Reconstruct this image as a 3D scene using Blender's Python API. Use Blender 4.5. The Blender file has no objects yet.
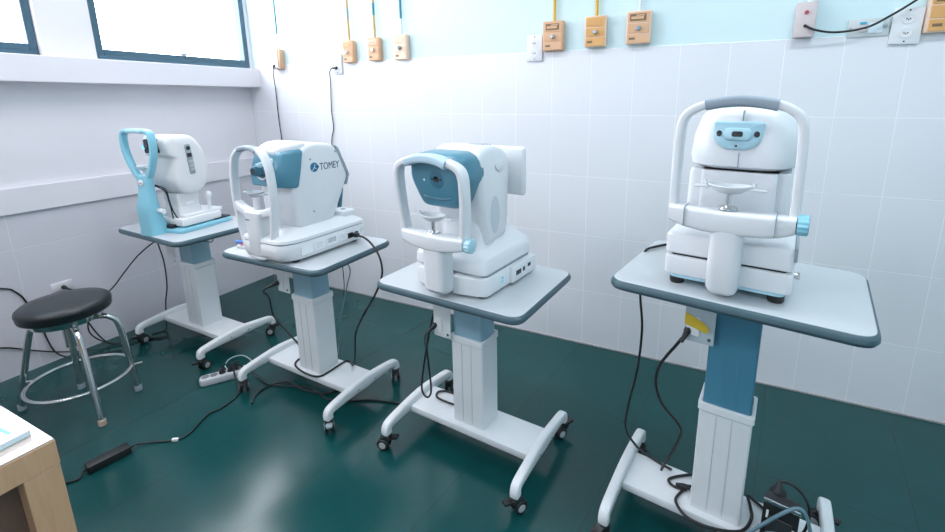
import bpy, bmesh, math, random
from mathutils import Vector, Matrix
random.seed(4)
PI = math.pi
SC = bpy.context.scene
COL = SC.collection

# ------------------------------------------------------------------ materials
MATS = {}
def mat(name, color, rough=.45, metal=0.0, var=.04, scale=12.0, bump=0.0, bscale=200.0, coat=0.0, emit=None, spec=.5):
    if name in MATS: return MATS[name]
    m = bpy.data.materials.new(name); m.use_nodes = True
    nt = m.node_tree; n = nt.nodes; b = n['Principled BSDF']
    b.inputs['Roughness'].default_value = rough
    b.inputs['Metallic'].default_value = metal
    b.inputs['Specular IOR Level'].default_value = spec
    b.inputs['Coat Weight'].default_value = coat
    tc = n.new('ShaderNodeTexCoord'); nz = n.new('ShaderNodeTexNoise')
    nz.inputs['Scale'].default_value = scale; nz.inputs['Detail'].default_value = 4
    nt.links.new(tc.outputs['Object'], nz.inputs['Vector'])
    mx = n.new('ShaderNodeMix'); mx.data_type = 'RGBA'
    mx.inputs[6].default_value = (*[c*(1-var) for c in color], 1)
    mx.inputs[7].default_value = (*[min(1, c*(1+var)) for c in color], 1)
    nt.links.new(nz.outputs['Fac'], mx.inputs[0]); nt.links.new(mx.outputs[2], b.inputs['Base Color'])
    if bump:
        n2 = n.new('ShaderNodeTexNoise'); n2.inputs['Scale'].default_value = bscale
        nt.links.new(tc.outputs['Object'], n2.inputs['Vector'])
        bp = n.new('ShaderNodeBump'); bp.inputs['Strength'].default_value = bump; bp.inputs['Distance'].default_value = .002
        nt.links.new(n2.outputs['Fac'], bp.inputs['Height']); nt.links.new(bp.outputs['Normal'], b.inputs['Normal'])
    if emit:
        b.inputs['Emission Color'].default_value = (*emit[0], 1); b.inputs['Emission Strength'].default_value = emit[1]
    MATS[name] = m
    return m

def tile_mat(name, axis, xoff, zoff, w, h, tile, grout, rough=.22):
    m = bpy.data.materials.new(name); m.use_nodes = True
    nt = m.node_tree; n = nt.nodes; b = n['Principled BSDF']
    tc = n.new('ShaderNodeTexCoord'); sp = n.new('ShaderNodeSeparateXYZ'); cb = n.new('ShaderNodeCombineXYZ')
    nt.links.new(tc.outputs['Object'], sp.inputs[0])
    a1 = n.new('ShaderNodeMath'); a1.operation = 'ADD'; a1.inputs[1].default_value = xoff
    a2 = n.new('ShaderNodeMath'); a2.operation = 'ADD'; a2.inputs[1].default_value = zoff
    nt.links.new(sp.outputs[axis], a1.inputs[0]); nt.links.new(sp.outputs[2], a2.inputs[0])
    nt.links.new(a1.outputs[0], cb.inputs[0]); nt.links.new(a2.outputs[0], cb.inputs[1])
    br = n.new('ShaderNodeTexBrick'); br.offset = 0; br.squash = 1
    br.inputs['Scale'].default_value = 1; br.inputs['Brick Width'].default_value = w; br.inputs['Row Height'].default_value = h
    br.inputs['Mortar Size'].default_value = .0022; br.inputs['Mortar Smooth'].default_value = .4; br.inputs['Bias'].default_value = 0
    br.inputs['Color1'].default_value = (*tile, 1); br.inputs['Color2'].default_value = (*[c*.985 for c in tile], 1)
    br.inputs['Mortar'].default_value = (*grout, 1)
    nt.links.new(cb.outputs[0], br.inputs['Vector'])
    nt.links.new(br.outputs['Color'], b.inputs['Base Color'])
    b.inputs['Roughness'].default_value = rough
    nz = n.new('ShaderNodeTexNoise'); nz.inputs['Scale'].default_value = 6
    nt.links.new(tc.outputs['Object'], nz.inputs['Vector'])
    mm = n.new('ShaderNodeMath'); mm.operation = 'MULTIPLY_ADD'; mm.inputs[1].default_value = .5
    nt.links.new(nz.outputs['Fac'], mm.inputs[0])
    iv = n.new('ShaderNodeMath'); iv.operation = 'SUBTRACT'; iv.inputs[0].default_value = 1.0
    nt.links.new(br.outputs['Fac'], iv.inputs[1]); nt.links.new(iv.outputs[0], mm.inputs[2])
    bp = n.new('ShaderNodeBump'); bp.inputs['Strength'].default_value = .45; bp.inputs['Distance'].default_value = .0015
    nt.links.new(mm.outputs[0], bp.inputs['Height']); nt.links.new(bp.outputs['Normal'], b.inputs['Normal'])
    return m

def floor_mat():
    m = bpy.data.materials.new('green_vinyl_floor'); m.use_nodes = True
    nt = m.node_tree; n = nt.nodes; b = n['Principled BSDF']
    tc = n.new('ShaderNodeTexCoord')
    mp = n.new('ShaderNodeMapping'); mp.inputs['Rotation'].default_value = (0, 0, math.radians(8)); mp.inputs['Location'].default_value = (.258, .15, 0)
    nt.links.new(tc.outputs['Object'], mp.inputs['Vector'])
    br = n.new('ShaderNodeTexBrick'); br.offset = 0
    br.inputs['Scale'].default_value = 1; br.inputs['Brick Width'].default_value = .46; br.inputs['Row Height'].default_value = 2.4
    br.inputs['Mortar Size'].default_value = .0016; br.inputs['Mortar Smooth'].default_value = .3
    br.inputs['Color1'].default_value = (.005, .062, .062, 1); br.inputs['Color2'].default_value = (.0045, .057, .057, 1); br.inputs['Mortar'].default_value = (.006, .036, .035, 1)
    nt.links.new(mp.outputs[0], br.inputs['Vector'])
    nz = n.new('ShaderNodeTexNoise'); nz.inputs['Scale'].default_value = 7; nz.inputs['Detail'].default_value = 8; nz.inputs['Roughness'].default_value = .65
    nt.links.new(tc.outputs['Object'], nz.inputs['Vector'])
    rp = n.new('ShaderNodeMapRange'); rp.inputs[1].default_value = .3; rp.inputs[2].default_value = .7; rp.inputs[3].default_value = .95; rp.inputs[4].default_value = 1.06
    nt.links.new(nz.outputs['Fac'], rp.inputs[0])
    mx = n.new('ShaderNodeMix'); mx.data_type = 'RGBA'; mx.blend_type = 'MULTIPLY'; mx.inputs[0].default_value = 1
    nt.links.new(br.outputs['Color'], mx.inputs[6]); nt.links.new(rp.outputs[0], mx.inputs[7])
    # scuffs
    mp2 = n.new('ShaderNodeMapping'); mp2.inputs['Scale'].default_value = (3, 14, 1); mp2.inputs['Rotation'].default_value = (0, 0, .9)
    nt.links.new(tc.outputs['Object'], mp2.inputs['Vector'])
    n3 = n.new('ShaderNodeTexNoise'); n3.inputs['Scale'].default_value = 1.6; n3.inputs['Detail'].default_value = 7
    nt.links.new(mp2.outputs[0], n3.inputs['Vector'])
    r3 = n.new('ShaderNodeMapRange'); r3.inputs[1].default_value = .72; r3.inputs[2].default_value = .82; r3.inputs[3].default_value = 0; r3.inputs[4].default_value = .22
    nt.links.new(n3.outputs['Fac'], r3.inputs[0])
    m2 = n.new('ShaderNodeMix'); m2.data_type = 'RGBA'; m2.inputs[7].default_value = (.05, .10, .095, 1)
    nt.links.new(r3.outputs[0], m2.inputs[0]); nt.links.new(mx.outputs[2], m2.inputs[6]); nt.links.new(m2.outputs[2], b.inputs['Base Color'])
    rr = n.new('ShaderNodeMapRange'); rr.inputs[3].default_value = .15; rr.inputs[4].default_value = .25; b.inputs['Specular IOR Level'].default_value = .42
    nt.links.new(nz.outputs['Fac'], rr.inputs[0]); nt.links.new(rr.outputs[0], b.inputs['Roughness'])
    n5 = n.new('ShaderNodeTexNoise'); n5.inputs['Scale'].default_value = 3.5; n5.inputs['Detail'].default_value = 1
    nt.links.new(tc.outputs['Object'], n5.inputs['Vector'])
    bp = n.new('ShaderNodeBump'); bp.inputs['Strength'].default_value = .35; bp.inputs['Distance'].default_value = .003
    nt.links.new(n5.outputs['Fac'], bp.inputs['Height']); nt.links.new(bp.outputs['Normal'], b.inputs['Normal'])
    return m

def wood_mat(name, c1, c2):
    m = bpy.data.materials.new(name); m.use_nodes = True
    nt = m.node_tree; n = nt.nodes; b = n['Principled BSDF']
    tc = n.new('ShaderNodeTexCoord'); mp = n.new('ShaderNodeMapping'); mp.inputs['Scale'].default_value = (30, 30, 2.5)
    nt.links.new(tc.outputs['Object'], mp.inputs['Vector'])
    nz = n.new('ShaderNodeTexNoise'); nz.inputs['Scale'].default_value = 5; nz.inputs['Detail'].default_value = 6; nz.inputs['Distortion'].default_value = .6
    nt.links.new(mp.outputs[0], nz.inputs['Vector'])
    mx = n.new('ShaderNodeMix'); mx.data_type = 'RGBA'; mx.inputs[6].default_value = (*c1, 1); mx.inputs[7].default_value = (*c2, 1)
    nt.links.new(nz.outputs['Fac'], mx.inputs[0]); nt.links.new(mx.outputs[2], b.inputs['Base Color'])
    b.inputs['Roughness'].default_value = .42
    return m

def glass_mat():
    m = bpy.data.materials.new('window_glass'); m.use_nodes = True
    nt = m.node_tree; n = nt.nodes; n.remove(n['Principled BSDF'])
    t = n.new('ShaderNodeBsdfTransparent'); t.inputs[0].default_value = (.96, .98, 1, 1)
    g = n.new('ShaderNodeBsdfGlossy'); g.inputs['Roughness'].default_value = .03
    f = n.new('ShaderNodeFresnel'); f.inputs[0].default_value = 1.45
    x = n.new('ShaderNodeMixShader')
    gm = n.new('ShaderNodeNewGeometry'); iv = n.new('ShaderNodeMath'); iv.operation = 'SUBTRACT'; iv.inputs[0].default_value = 1
    nt.links.new(gm.outputs['Backfacing'], iv.inputs[1])
    ml = n.new('ShaderNodeMath'); ml.operation = 'MULTIPLY'; nt.links.new(f.outputs[0], ml.inputs[0]); nt.links.new(iv.outputs[0], ml.inputs[1])
    nt.links.new(ml.outputs[0], x.inputs[0]); nt.links.new(t.outputs[0], x.inputs[1]); nt.links.new(g.outputs[0], x.inputs[2])
    nt.links.new(x.outputs[0], n['Material Output'].inputs[0])
    return m

WHITE = mat('white_enamel', (.74, .77, .79), .38)
PLASTIC = mat('white_plastic', (.74, .76, .785), .32)
PLASTIC2 = mat('warm_white_plastic', (.74, .75, .76), .4)
LAMINATE = mat('pale_grey_laminate', (.52, .56, .585), .28, bump=.04, bscale=500)
EDGE = mat('slate_edge_band', (.050, .100, .125), .42)
SHADEDBLUE = mat('shaded_blue_column', (.065, .22, .32), .35)  # pale column blue, with the shadow under the tabletop put into the colour
PALECOL = mat('pale_blue_column', (.27, .44, .53), .38)
BLACK = mat('black_plastic', (.012, .014, .016), .42)
RUBBER = mat('black_cable', (.010, .013, .015), .5)
GREYCABLE = mat('grey_cable', (.12, .22, .27), .45)
WHITECABLE = mat('white_cable', (.45, .55, .56), .45)
CHROME = mat('chrome', (.62, .64, .65), .16, 1.0)
HUB = mat('grey_hub', (.42, .45, .46), .4)
TEAL = mat('teal_plastic', (.075, .235, .325), .34)
TEALD = mat('dark_teal_plastic', (.045, .16, .23), .38)
SKY = mat('sky_blue_plastic', (.24, .55, .67), .34)
SKYL = mat('pale_sky_blue_plastic', (.42, .66, .76), .30)
PADGREY = mat('grey_forehead_pad', (.28, .34, .40), .5)
PADBLUE = mat('translucent_blue_pad', (.48, .64, .74), .2)
LENS = mat('dark_lens', (.006, .010, .014), .08, coat=.6)
GREYP = mat('grey_plastic', (.30, .36, .40), .45)
LED = mat('blue_led', (.05, .5, .8), .3, emit=((.05, .55, 1.0), 3.0))
LABELW = mat('label_paper', (.84, .86, .88), .55)
LOGOBLUE = mat('logo_blue', (.012, .17, .32), .45)
LETTER = mat('dark_blue_lettering', (.02, .09, .14), .5)
YELLOW = mat('yellow_tape', (.75, .52, .04), .5)
TAN = mat('tan_wood_box', (.66, .40, .24), .55)
ORANGE = mat('orange_face', (.66, .36, .13), .5)
PEACH = mat('peach_face', (.78, .58, .44), .5)
PINKGREY = mat('pinkish_grey_box', (.62, .54, .54), .55)
PIPEY = mat('yellow_pipe', (.66, .40, .04), .5)
PIPEO = mat('ochre_pipe', (.58, .38, .16), .5)
PIPET = mat('teal_pipe', (.05, .24, .32), .5)
PIPEW = mat('white_pipe', (.72, .76, .78), .5)
BROWN = mat('brown_label', (.20, .13, .07), .6)
RED = mat('red_button', (.42, .05, .06), .4)
SEAT = mat('black_vinyl', (.010, .016, .019), .34, bump=.05, bscale=300)
FRAME = mat('dark_blue_aluminium', (.045, .105, .15), .4)
PAINT = mat('mint_paint', (.63, .79, .82), .6, var=.02, scale=3, bump=.05, bscale=120)
WALLW = mat('white_wall_paint', (.75, .73, .77), .6, var=.025, scale=3, bump=.05, bscale=120)
CEIL = mat('ceiling_paint', (.82, .84, .86), .8, var=.02)
CAP = mat('beige_rubber', (.50, .38, .30), .6)
WOOD = wood_mat('light_oak_veneer', (.55, .30, .16), (.70, .44, .27))
DESKTOP = mat('pale_desk_top', (.60, .52, .47), .18, coat=.5)
PAPER = mat('booklet_paper', (.70, .82, .88), .45)
PAPERB = mat('booklet_print', (.10, .45, .62), .45)
GLASS = glass_mat()
W_T = .2057
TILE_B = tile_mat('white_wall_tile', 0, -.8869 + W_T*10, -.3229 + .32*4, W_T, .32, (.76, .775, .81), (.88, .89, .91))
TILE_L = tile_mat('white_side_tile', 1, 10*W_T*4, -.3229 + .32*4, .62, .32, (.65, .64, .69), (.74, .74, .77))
FLOOR = floor_mat()

# ------------------------------------------------------------------ mesh helpers
def rpoly(pts, r, n=4):
    """round the corners of a polygon; r one number or one per corner"""
    out = []; N = len(pts)
    for i in range(N):
        p = Vector(pts[i]); a = Vector(pts[i-1]); b = Vector(pts[(i+1) % N])
        ri = r[i] if isinstance(r, (list, tuple)) else r
        da = a-p; db = b-p
        t = min(ri, da.length*.48, db.length*.48)
        A = p+da.normalized()*t; B = p+db.normalized()*t
        for k in range(n+1):
            s = k/n
            q = A*(1-s)**2 + p*2*s*(1-s) + B*s*s
            out.append((q.x, q.y))
    return out
def rrect(x0, x1, y0, y1, r, n=4):
    return rpoly([(x0, y0), (x1, y0), (x1, y1), (x0, y1)], r, n)
def ell(cx, cy, rx, ry, n=32):
    return [(cx+rx*math.cos(2*PI*k/n), cy+ry*math.sin(2*PI*k/n)) for k in range(n)]
def spline(pts, per=8, closed=False):
    P = [Vector(p) for p in pts]; out = []; N = len(P)
    rng = range(N if closed else N-1)
    for i in rng:
        p1 = P[i]; p2 = P[(i+1) % N]
        p0 = P[i-1] if (closed or i > 0) else p1*2-p2
        p3 = P[(i+2) % N] if (closed or i+2 < N) else p2*2-p1
        for k in range(per):
            t = k/per
            out.append(.5*((2*p1)+(p2-p0)*t+(2*p0-5*p1+4*p2-p3)*t*t+(3*p1-p0-3*p2+p3)*t**3))
    if not closed: out.append(P[-1])
    return out

class MB:
    def __init__(s): s.bm = bmesh.new()
    def _merge(s, b, M=None):
        if M is not None: bmesh.ops.transform(b, matrix=M, verts=b.verts)
        me = bpy.data.meshes.new('tmp'); b.to_mesh(me); b.free(); s.bm.from_mesh(me); bpy.data.meshes.remove(me)
        return s
    def box(s, x0, x1, y0, y1, z0, z1, bev=0, seg=2, M=None):
        b = bmesh.new(); bmesh.ops.create_cube(b, size=1)
        bmesh.ops.scale(b, vec=(x1-x0, y1-y0, z1-z0), verts=b.verts)
        bmesh.ops.translate(b, vec=((x0+x1)/2, (y0+y1)/2, (z0+z1)/2), verts=b.verts)
        if bev: bmesh.ops.bevel(b, geom=b.edges[:], offset=bev, segments=seg, profile=.5, affect='EDGES', clamp_overlap=True)
        return s._merge(b, M)
    def loft(s, rings, closed_ends=True, M=None):
        b = bmesh.new(); V = [[b.verts.new(p) for p in r] for r in rings]; n = len(V[0])
        for a, c in zip(V, V[1:]):
            for i in range(n):
                j = (i+1) % n; b.faces.new((a[i], a[j], c[j], c[i]))
        if closed_ends: b.faces.new(V[0][::-1]); b.faces.new(V[-1])
        bmesh.ops.recalc_face_normals(b, faces=b.faces[:])
        return s._merge(b, M)
    def lx(s, prof, xs, M=None):
        """profile (y,z) lofted along x: xs = [(x, inset, dy, dz)]"""
        cy = sum(p[0] for p in prof)/len(prof); cz = sum(p[1] for p in prof)/len(prof)
        hy = max(abs(p[0]-cy) for p in prof); hz = max(abs(p[1]-cz) for p in prof)
        R = []
        for t in xs:
            x, ins = t[0], t[1]; dy = t[2] if len(t) > 2 else 0; dz = t[3] if len(t) > 3 else 0
            fy, fz = 1-ins/hy, 1-ins/hz
            R.append([(x, cy+(p[0]-cy)*fy+dy, cz+(p[1]-cz)*fz+dz) for p in prof])
        return s.loft(R, M=M)
    def slab(s, prof, z0, z1, bev=.003, M=None):
        """outline (x,y) from z0 to z1 with softened rims"""
        cx = (min(p[0] for p in prof)+max(p[0] for p in prof))/2; cy = (min(p[1] for p in prof)+max(p[1] for p in prof))/2
        hx = max(abs(p[0]-cx) for p in prof); hy = max(abs(p[1]-cy) for p in prof)
        R = []
        for z, i in ((z0, bev), (z0+bev*.3, bev*.3), (z0+bev, 0), (z1-bev, 0), (z1-bev*.3, bev*.3), (z1, bev)):
            R.append([(cx+(p[0]-cx)*(1-i/hx), cy+(p[1]-cy)*(1-i/hy), z) for p in prof])
        return s.loft(R, M=M)
    def tube(s, pts, r, seg=10, closed=False, flat=None, up=None):
        """sweep; r number or list; flat=(ra along side, rb along up)"""
        P = [Vector(p) for p in pts]; n = len(P)
        T = []
        for i in range(n):
            if closed: t = P[(i+1) % n]-P[i-1]
            else: t = P[min(i+1, n-1)]-P[max(i-1, 0)]
            T.append(t.normalized())
        if up is not None: U = [Vector(up) for _ in P]
        else:
            u = Vector((0, 0, 1)) if abs(T[0].z) < .9 else Vector((1, 0, 0))
            U = []
            for t in T:
                u = (u-t*u.dot(t)); u = u.normalized() if u.length > 1e-6 else Vector((1, 0, 0)); U.append(u.copy())
        R = []
        for i in range(n):
            t = T[i]; sd = t.cross(U[i]).normalized(); u = sd.cross(t).normalized()
            if flat is None:
                rr = r[i] if isinstance(r, (list, tuple)) else r; a = b = rr
            else:
                f = flat[i] if isinstance(flat, list) else flat; a, b = f
            ring = []
            for k in range(seg):
                th = 2*PI*k/seg; c_, s_ = math.cos(th), math.sin(th)
                if flat is not None:      # rounded-rectangle like section
                    e = .45; c_ = math.copysign(abs(c_)**e, c_); s_ = math.copysign(abs(s_)**e, s_)
                ring.append(P[i]+sd*(a*c_)+u*(b*s_))
            R.append(ring)
        if closed: R.append(R[0]); return s.loft(R, False)
        return s.loft(R, True)
    def cyl(s, p0, p1, r0, r1=None, seg=24, bev=0):
        p0 = Vector(p0); p1 = Vector(p1); r1 = r0 if r1 is None else r1
        d = (p1-p0).normalized(); u = Vector((0, 0, 1)) if abs(d.z) < .9 else Vector((1, 0, 0)); a = d.cross(u).normalized(); b = d.cross(a)
        L = (p1-p0).length
        st = [(0, r0), (L, r1)] if not bev else [(0, r0-bev), (bev, r0), (L-bev, r1), (L, r1-bev)]
        return s.loft([[p0+d*h+(a*math.cos(2*PI*k/seg)+b*math.sin(2*PI*k/seg))*r for k in range(seg)] for h, r in st])
    def lathe(s, prof, c=(0, 0, 0), seg=32, M=None):
        return s.loft([[(c[0]+r*math.cos(2*PI*k/seg), c[1]+r*math.sin(2*PI*k/seg), c[2]+z) for k in range(seg)] for r, z in prof], M=M)
    def build(s, name, m, parent=None, smooth=32, label=None):
        bmesh.ops.remove_doubles(s.bm, verts=s.bm.verts, dist=1e-6)
        me = bpy.data.meshes.new(name); s.bm.to_mesh(me); s.bm.free()
        me.materials.append(m)
        if smooth:
            me.polygons.foreach_set('use_smooth', [True]*len(me.polygons)); me.set_sharp_from_angle(angle=math.radians(smooth))
        o = bpy.data.objects.new(name, me); COL.objects.link(o); o.parent = parent
        if label: o['label'] = label
        return o

def tag(o, label, cat, group=None):
    o['label'] = label; o['category'] = cat
    if group: o['group'] = group
    return o
def thing(name, label, cat, loc, rz=0, group=None):
    o = bpy.data.objects.new(name, None); COL.objects.link(o); o.location = loc; o.rotation_euler = (0, 0, rz); o.empty_display_size = .1
    return tag(o, label, cat, group)
def struct(o):
    o['kind'] = 'structure'; return o

# ------------------------------------------------------------------ room shell
RX, RY, RZ = 5.2, -4.6, 2.85
struct(MB().box(-.2, RX+.2, RY-.2, .2, -.15, 0).build('floor', FLOOR, smooth=0))
struct(MB().box(-.2, RX+.2, RY-.2, .2, RZ, RZ+.15).build('ceiling', CEIL, smooth=0))
struct(MB().box(-.2, RX+.2, 0, .2, 0, RZ).build('wall_back', PAINT, smooth=0))
struct(MB().box(.0, RX, -.006, .0, 0, 1.603, .002, 1).build('wall_back_tiling', TILE_B, smooth=0))
struct(MB().box(RX, RX+.2, RY, 0, 0, RZ).build('wall_right', PAINT, smooth=0))
struct(MB().box(-.2, RX+.2, RY-.2, RY, 0, RZ).build('wall_front', WALLW, smooth=0))
# left wall: two openings above the sill beam
ZS, ZH = 1.58, 2.55
w = MB().box(-.2, 0, RY, 0, 0, ZS).box(-.2, .045, RY, 0, ZH, RZ).box(-.2, .045, -1.150, -.925, ZS, ZH).box(-.2, .045, -3.65, -2.42, ZS, ZH).box(-.2, .045, RY, -4.55, ZS, ZH)
w.box(-.2, .045, -.02, 0, ZS, ZH)
struct(w.build('wall_left', WALLW, smooth=0))
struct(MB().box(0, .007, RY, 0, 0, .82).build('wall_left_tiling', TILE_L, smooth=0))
struct(MB().box(0, .022, RY, 0, .82, .951, .003, 1).build('trim_1', WALLW, smooth=0))
struct(MB().box(0, .12, RY, 0, 1.456, 1.584, .004, 2).build('trim_2', WALLW, smooth=0))
struct(MB().box(0, RX, -.012, -.006, 0, .007).build('trim_3', mat('mottled_grey_joint', (.35, .33, .33), .7, var=.3, scale=30), smooth=0))  # mottled grey strip where the back wall meets the floor

def window(n, y0, y1, x, latch=False):
    o = bpy.data.objects.new('window_%d' % n, None); COL.objects.link(o); o.location = (x, (y0+y1)/2, ZS); struct(o)
    a, b = y0-(y0+y1)/2, y1-(y0+y1)/2; h = ZH-ZS; t = .034
    f = MB()
    for q in ((a, a+t, 0, h), (b-t, b, 0, h), (a+t, b-t, 0, .062), (a+t, b-t, h-.05, h)):
        f.box(-.03, .028, q[0], q[1], q[2]+.003, q[3], .003, 1)
    f.box(.02, .034, a+.006, b-.006, .004, .03, .002, 1)
    f.build('window_frame', FRAME, o, 0)
    MB().box(-.004, .002, a+t, b-t, .06, h-.05).build('pane', GLASS, o, 0)
    if latch:
        MB().tube([(.045, .0, .070), (.05, -.05, .068)], .006, 8).tube([(.045, .0, .070), (.075, .055, .082)], .005, 8).cyl((.02, 0, .065), (.05, 0, .068), .008).build('latch', GREYP, o)
    return o
window(1, -.925, -.02, .018, True)
window(2, -2.42, -1.150, -.012)
window(3, -4.55, -3.65, -.012)

# ------------------------------------------------------------------ outlets, control boxes and conduits on the back wall
CX, CY, CZ = 3.115, -2.315, 1.361
YW = -.0065
def front(x0, x1, z0, z1, d):
    return x0+d*(CX-x0)/2.315*(1 if x0 < CX else 0), (x1 if x1 < CX else x1)+(d*(CX-x1)/2.315 if x1 > CX else 0), z0, z1
def screw_slots(b, y, x, z):
    b.cyl((x-.0055, y, z), (x-.0055, y-.0012, z), .0022, seg=8); b.cyl((x+.0055, y, z), (x+.0055, y-.0012, z), .0022, seg=8); b.cyl((x, y, z-.0035), (x, y-.0012, z-.0035), .0022, seg=8)
def control_box(x0, x1, z0, z1, body, face, plate, knob, label, knobtilt=0, d=.038):
    x0, x1, z0, z1 = front(x0, x1, z0, z1, d)
    cx = (x0+x1)/2; w = x1-x0; h = z1-z0
    t = thing('control_box', label, 'control box', (cx, 0, z0), group='small control boxes along the tile edge')
    MB().box(-w/2, w/2, -d, YW, 0, h, .004).build('body', body, t)
    f = MB()
    for a, b in ((.03, .30), (.33, .62), (.65, .96)):
        f.box(-w/2+.007, w/2-.007, -d-.0025, -d+.002, h*a, h*b, .001, 1)
    f.build('face_panel', face, t)
    MB().box(-w*.36, w*.30, -d-.004, -d, h*.70, h*.91, .001, 1).build('name_plate', plate, t)
    MB().box(-w*.30, w*.2, -d-.005, -d-.003, h*.75, h*.83).box(-w*.1, w*.24, -d-.005, -d-.003, h*.845, h*.88).build('plate_marking', face, t)
    MB().box(-w*.36, -w*.12, -d-.0035, -d, h*.13, h*.20).build('small_marking', BROWN, t)
    k = MB().cyl((0, -d, h*.47), (0, -d-.016, h*.47), .012, .0105, 16, .002)
    if knobtilt: k.box(-.004, .004, -d-.020, -d-.008, h*.26, h*.5, .002)
    else: k.box(-.003, .003, -d-.020, -d-.014, h*.40, h*.54, .001, 1)
    k.build('key_switch', CHROME if knob == 'c' else GREYP, t)
    return cx, z1, d
def conduit(cx, z, segs, label, r=.0075, y=-.018):
    t = thing('conduit', label, 'conduit', (cx, y, z), group='thin conduits running up the painted wall') if len(segs) > 1 else None
    if t is None:
        o = MB().cyl((0, 0, segs[0][0]), (0, 0, segs[0][1]), r, seg=12).build('conduit', segs[0][2]); o.location = (cx, y, z)
        return tag(o, label, 'conduit', 'thin conduits running up the painted wall')
    for a, b, m in segs:
        MB().cyl((0, 0, a), (0, 0, b), r, seg=12).build('pipe', m, t)
    return t
H = RZ
def cset(args, segs, plabel):
    cx, z1, d = control_box(*args)
    conduit(cx, z1, segs(H-z1-.002), plabel)
cset((.911, 1.03, 1.593, 1.726, TAN, TAN, ORANGE, 'c', 'tan control box with small orange plate, directly right of the plugged outlet'),
     lambda h: [(0, .13, PIPEO), (.13, .19, GREYP), (.19, h, PIPEO)], 'ochre and grey conduit above the leftmost tan box beside the plugged outlet')
cset((1.115, 1.237, 1.597, 1.732, TAN, TAN, PEACH, 'c', 'tan control box, middle of the three nearest the corner'),
     lambda h: [(0, .13, PIPEO), (.13, .20, PIPET), (.20, h, PIPEO)], 'ochre conduit with a teal stretch above the middle tan box')
cset((1.316, 1.439, 1.595, 1.738, PEACH, PEACH, PEACH, 'g', 'palest cream control box, rightmost of the three nearest the corner'),
     lambda h: [(0, .09, PIPEW), (.09, h, PIPET)], 'dark teal and white conduit above the palest cream box')
cset((2.271, 2.392, 1.602, 1.744, TAN, TAN, BROWN, 'c', 'tan control box overlapping the empty outlet in the middle of the wall'),
     lambda h: [(0, h, PIPEY)], 'yellow conduit above the box that overlaps the empty outlet')
cset((2.49, 2.605, 1.61, 1.752, PEACH, ORANGE, ORANGE, 'c', 'orange faced control box between two tan boxes, middle of the wall'),
     lambda h: [(0, h, PIPEY)], 'yellow conduit above the orange faced box in the middle of the wall')
cset((2.692, 2.811, 1.613, 1.759, PEACH, TAN, BROWN, 'g', 'tan control box with a dark toggle and a white conduit above it'),
     lambda h: [(0, h, PIPEW)], 'white conduit above the tan box with dark toggle')
cset((3.795, 3.93, 1.597, 1.75, PEACH, ORANGE, BROWN, 'c', 'orange control box cut by the right edge beside the slanted outlet'),
     lambda h: [(0, h, PIPEY)], 'yellow conduit above the control box at the far right')

def outlet(x0, x1, z0, z1, label, rz=0, d=.012):
    cx, cz = (x0+x1)/2, (z0+z1)/2; w, h = x1-x0, z1-z0
    t = thing('wall_outlet', label, 'outlet', (cx, YW, cz)); t.rotation_euler = (0, rz, 0)
    MB().box(-w/2, w/2, -d, 0, -h/2, h/2, .004).build('cover_plate', PLASTIC, t)
    b = MB(); hl = MB()
    for z in (h*.19, -h*.19):
        b.lathe([(.019, 0), (.019, .002), (.016, .0025), (.016, .001)], M=Matrix.Translation((0, -d, z)) @ Matrix.Rotation(PI/2, 4, 'X') @ Matrix.Scale(1.1, 4, (1, 0, 0)), seg=20)
        screw_slots(hl, -d-.0012, 0, z)
    hl.cyl((0, -d, h*.42), (0, -d-.001, h*.42), .003, seg=8).cyl((0, -d, -h*.42), (0, -d-.001, -h*.42), .003, seg=8)
    b.build('socket', PLASTIC2, t); hl.build('contact_slots', BLACK, t)
    return t
outlet(.838, .908, 1.529, 1.656, 'white double outlet with a plugged cord, second from the corner')
outlet(2.189, 2.276, 1.557, 1.686, 'white empty double outlet left of the box in the middle of the wall')
outlet(3.699, 3.792, 1.561, 1.695, 'white slanted double outlet at the right, beside the clear plate', math.radians(2))
# outlet box near the corner, with its cord
t = thing('outlet_box', 'beige surface outlet box in the corner by the window, cord plugged in', 'outlet box', (.335, 0, 1.576))
MB().box(-.036, .048, -.042, YW, 0, .13, .003).build('body', TAN, t)
MB().box(-.036, .030, -.047, -.042, .004, .126, .002, 1).build('cover_plate', PLASTIC, t)
b = MB(); [screw_slots(b, -.047, -.003, z) for z in (.09, .04)]; b.cyl((-.003, -.047, .115), (-.003, -.048, .115), .004, seg=8); b.build('contact_slots', BLACK, t)
conduit(.352, 1.706, [(0, .1, PIPEW), (.1, H-1.708, PIPET)], 'slim grey teal conduit rising from the corner outlet box', .006)
# pinkish box with red button
t = thing('outlet_box', 'pinkish grey wall box with red button and black cord leaving it', 'outlet box', (3.413, 0, 1.603))
MB().box(-.036, .033, -.05, YW, 0, .134, .003).build('body', PINKGREY, t)
MB().cyl((-.002, -.05, .094), (-.002, -.056, .094), .0075, seg=14, bev=.001).build('button', RED, t)
MB().cyl((-.002, -.05, .043), (-.002, -.053, .043), .006, seg=12).build('cord_grommet', BLACK, t)
conduit(3.425, 1.737, [(0, H-1.739, PIPEW)], 'white square conduit above the pinkish box with red button', .012)
t = thing('junction_plate', 'clear blank junction plate with blue tab below the drooping cord', 'plate', (3.628, YW, 1.63)); t.rotation_euler = (0, math.radians(-1), 0)
MB().box(-.066, .066, -.006, 0, -.034, .034, .002).build('plate', mat('clear_plate', (.58, .62, .63), .3), t)
MB().box(-.03, -.005, -.011, -.006, -.016, .012, .002).build('bracket', PINKGREY, t)
MB().box(-.028, -.008, -.012, -.006, .012, .022, .001, 1).build('blue_tab', mat('bright_blue_tab', (.05, .40, .60), .4), t)
MB().box(.0, .045, -.0085, -.006, -.022, .018, .001, 1).build('window_patch', PAPER, t)
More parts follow.
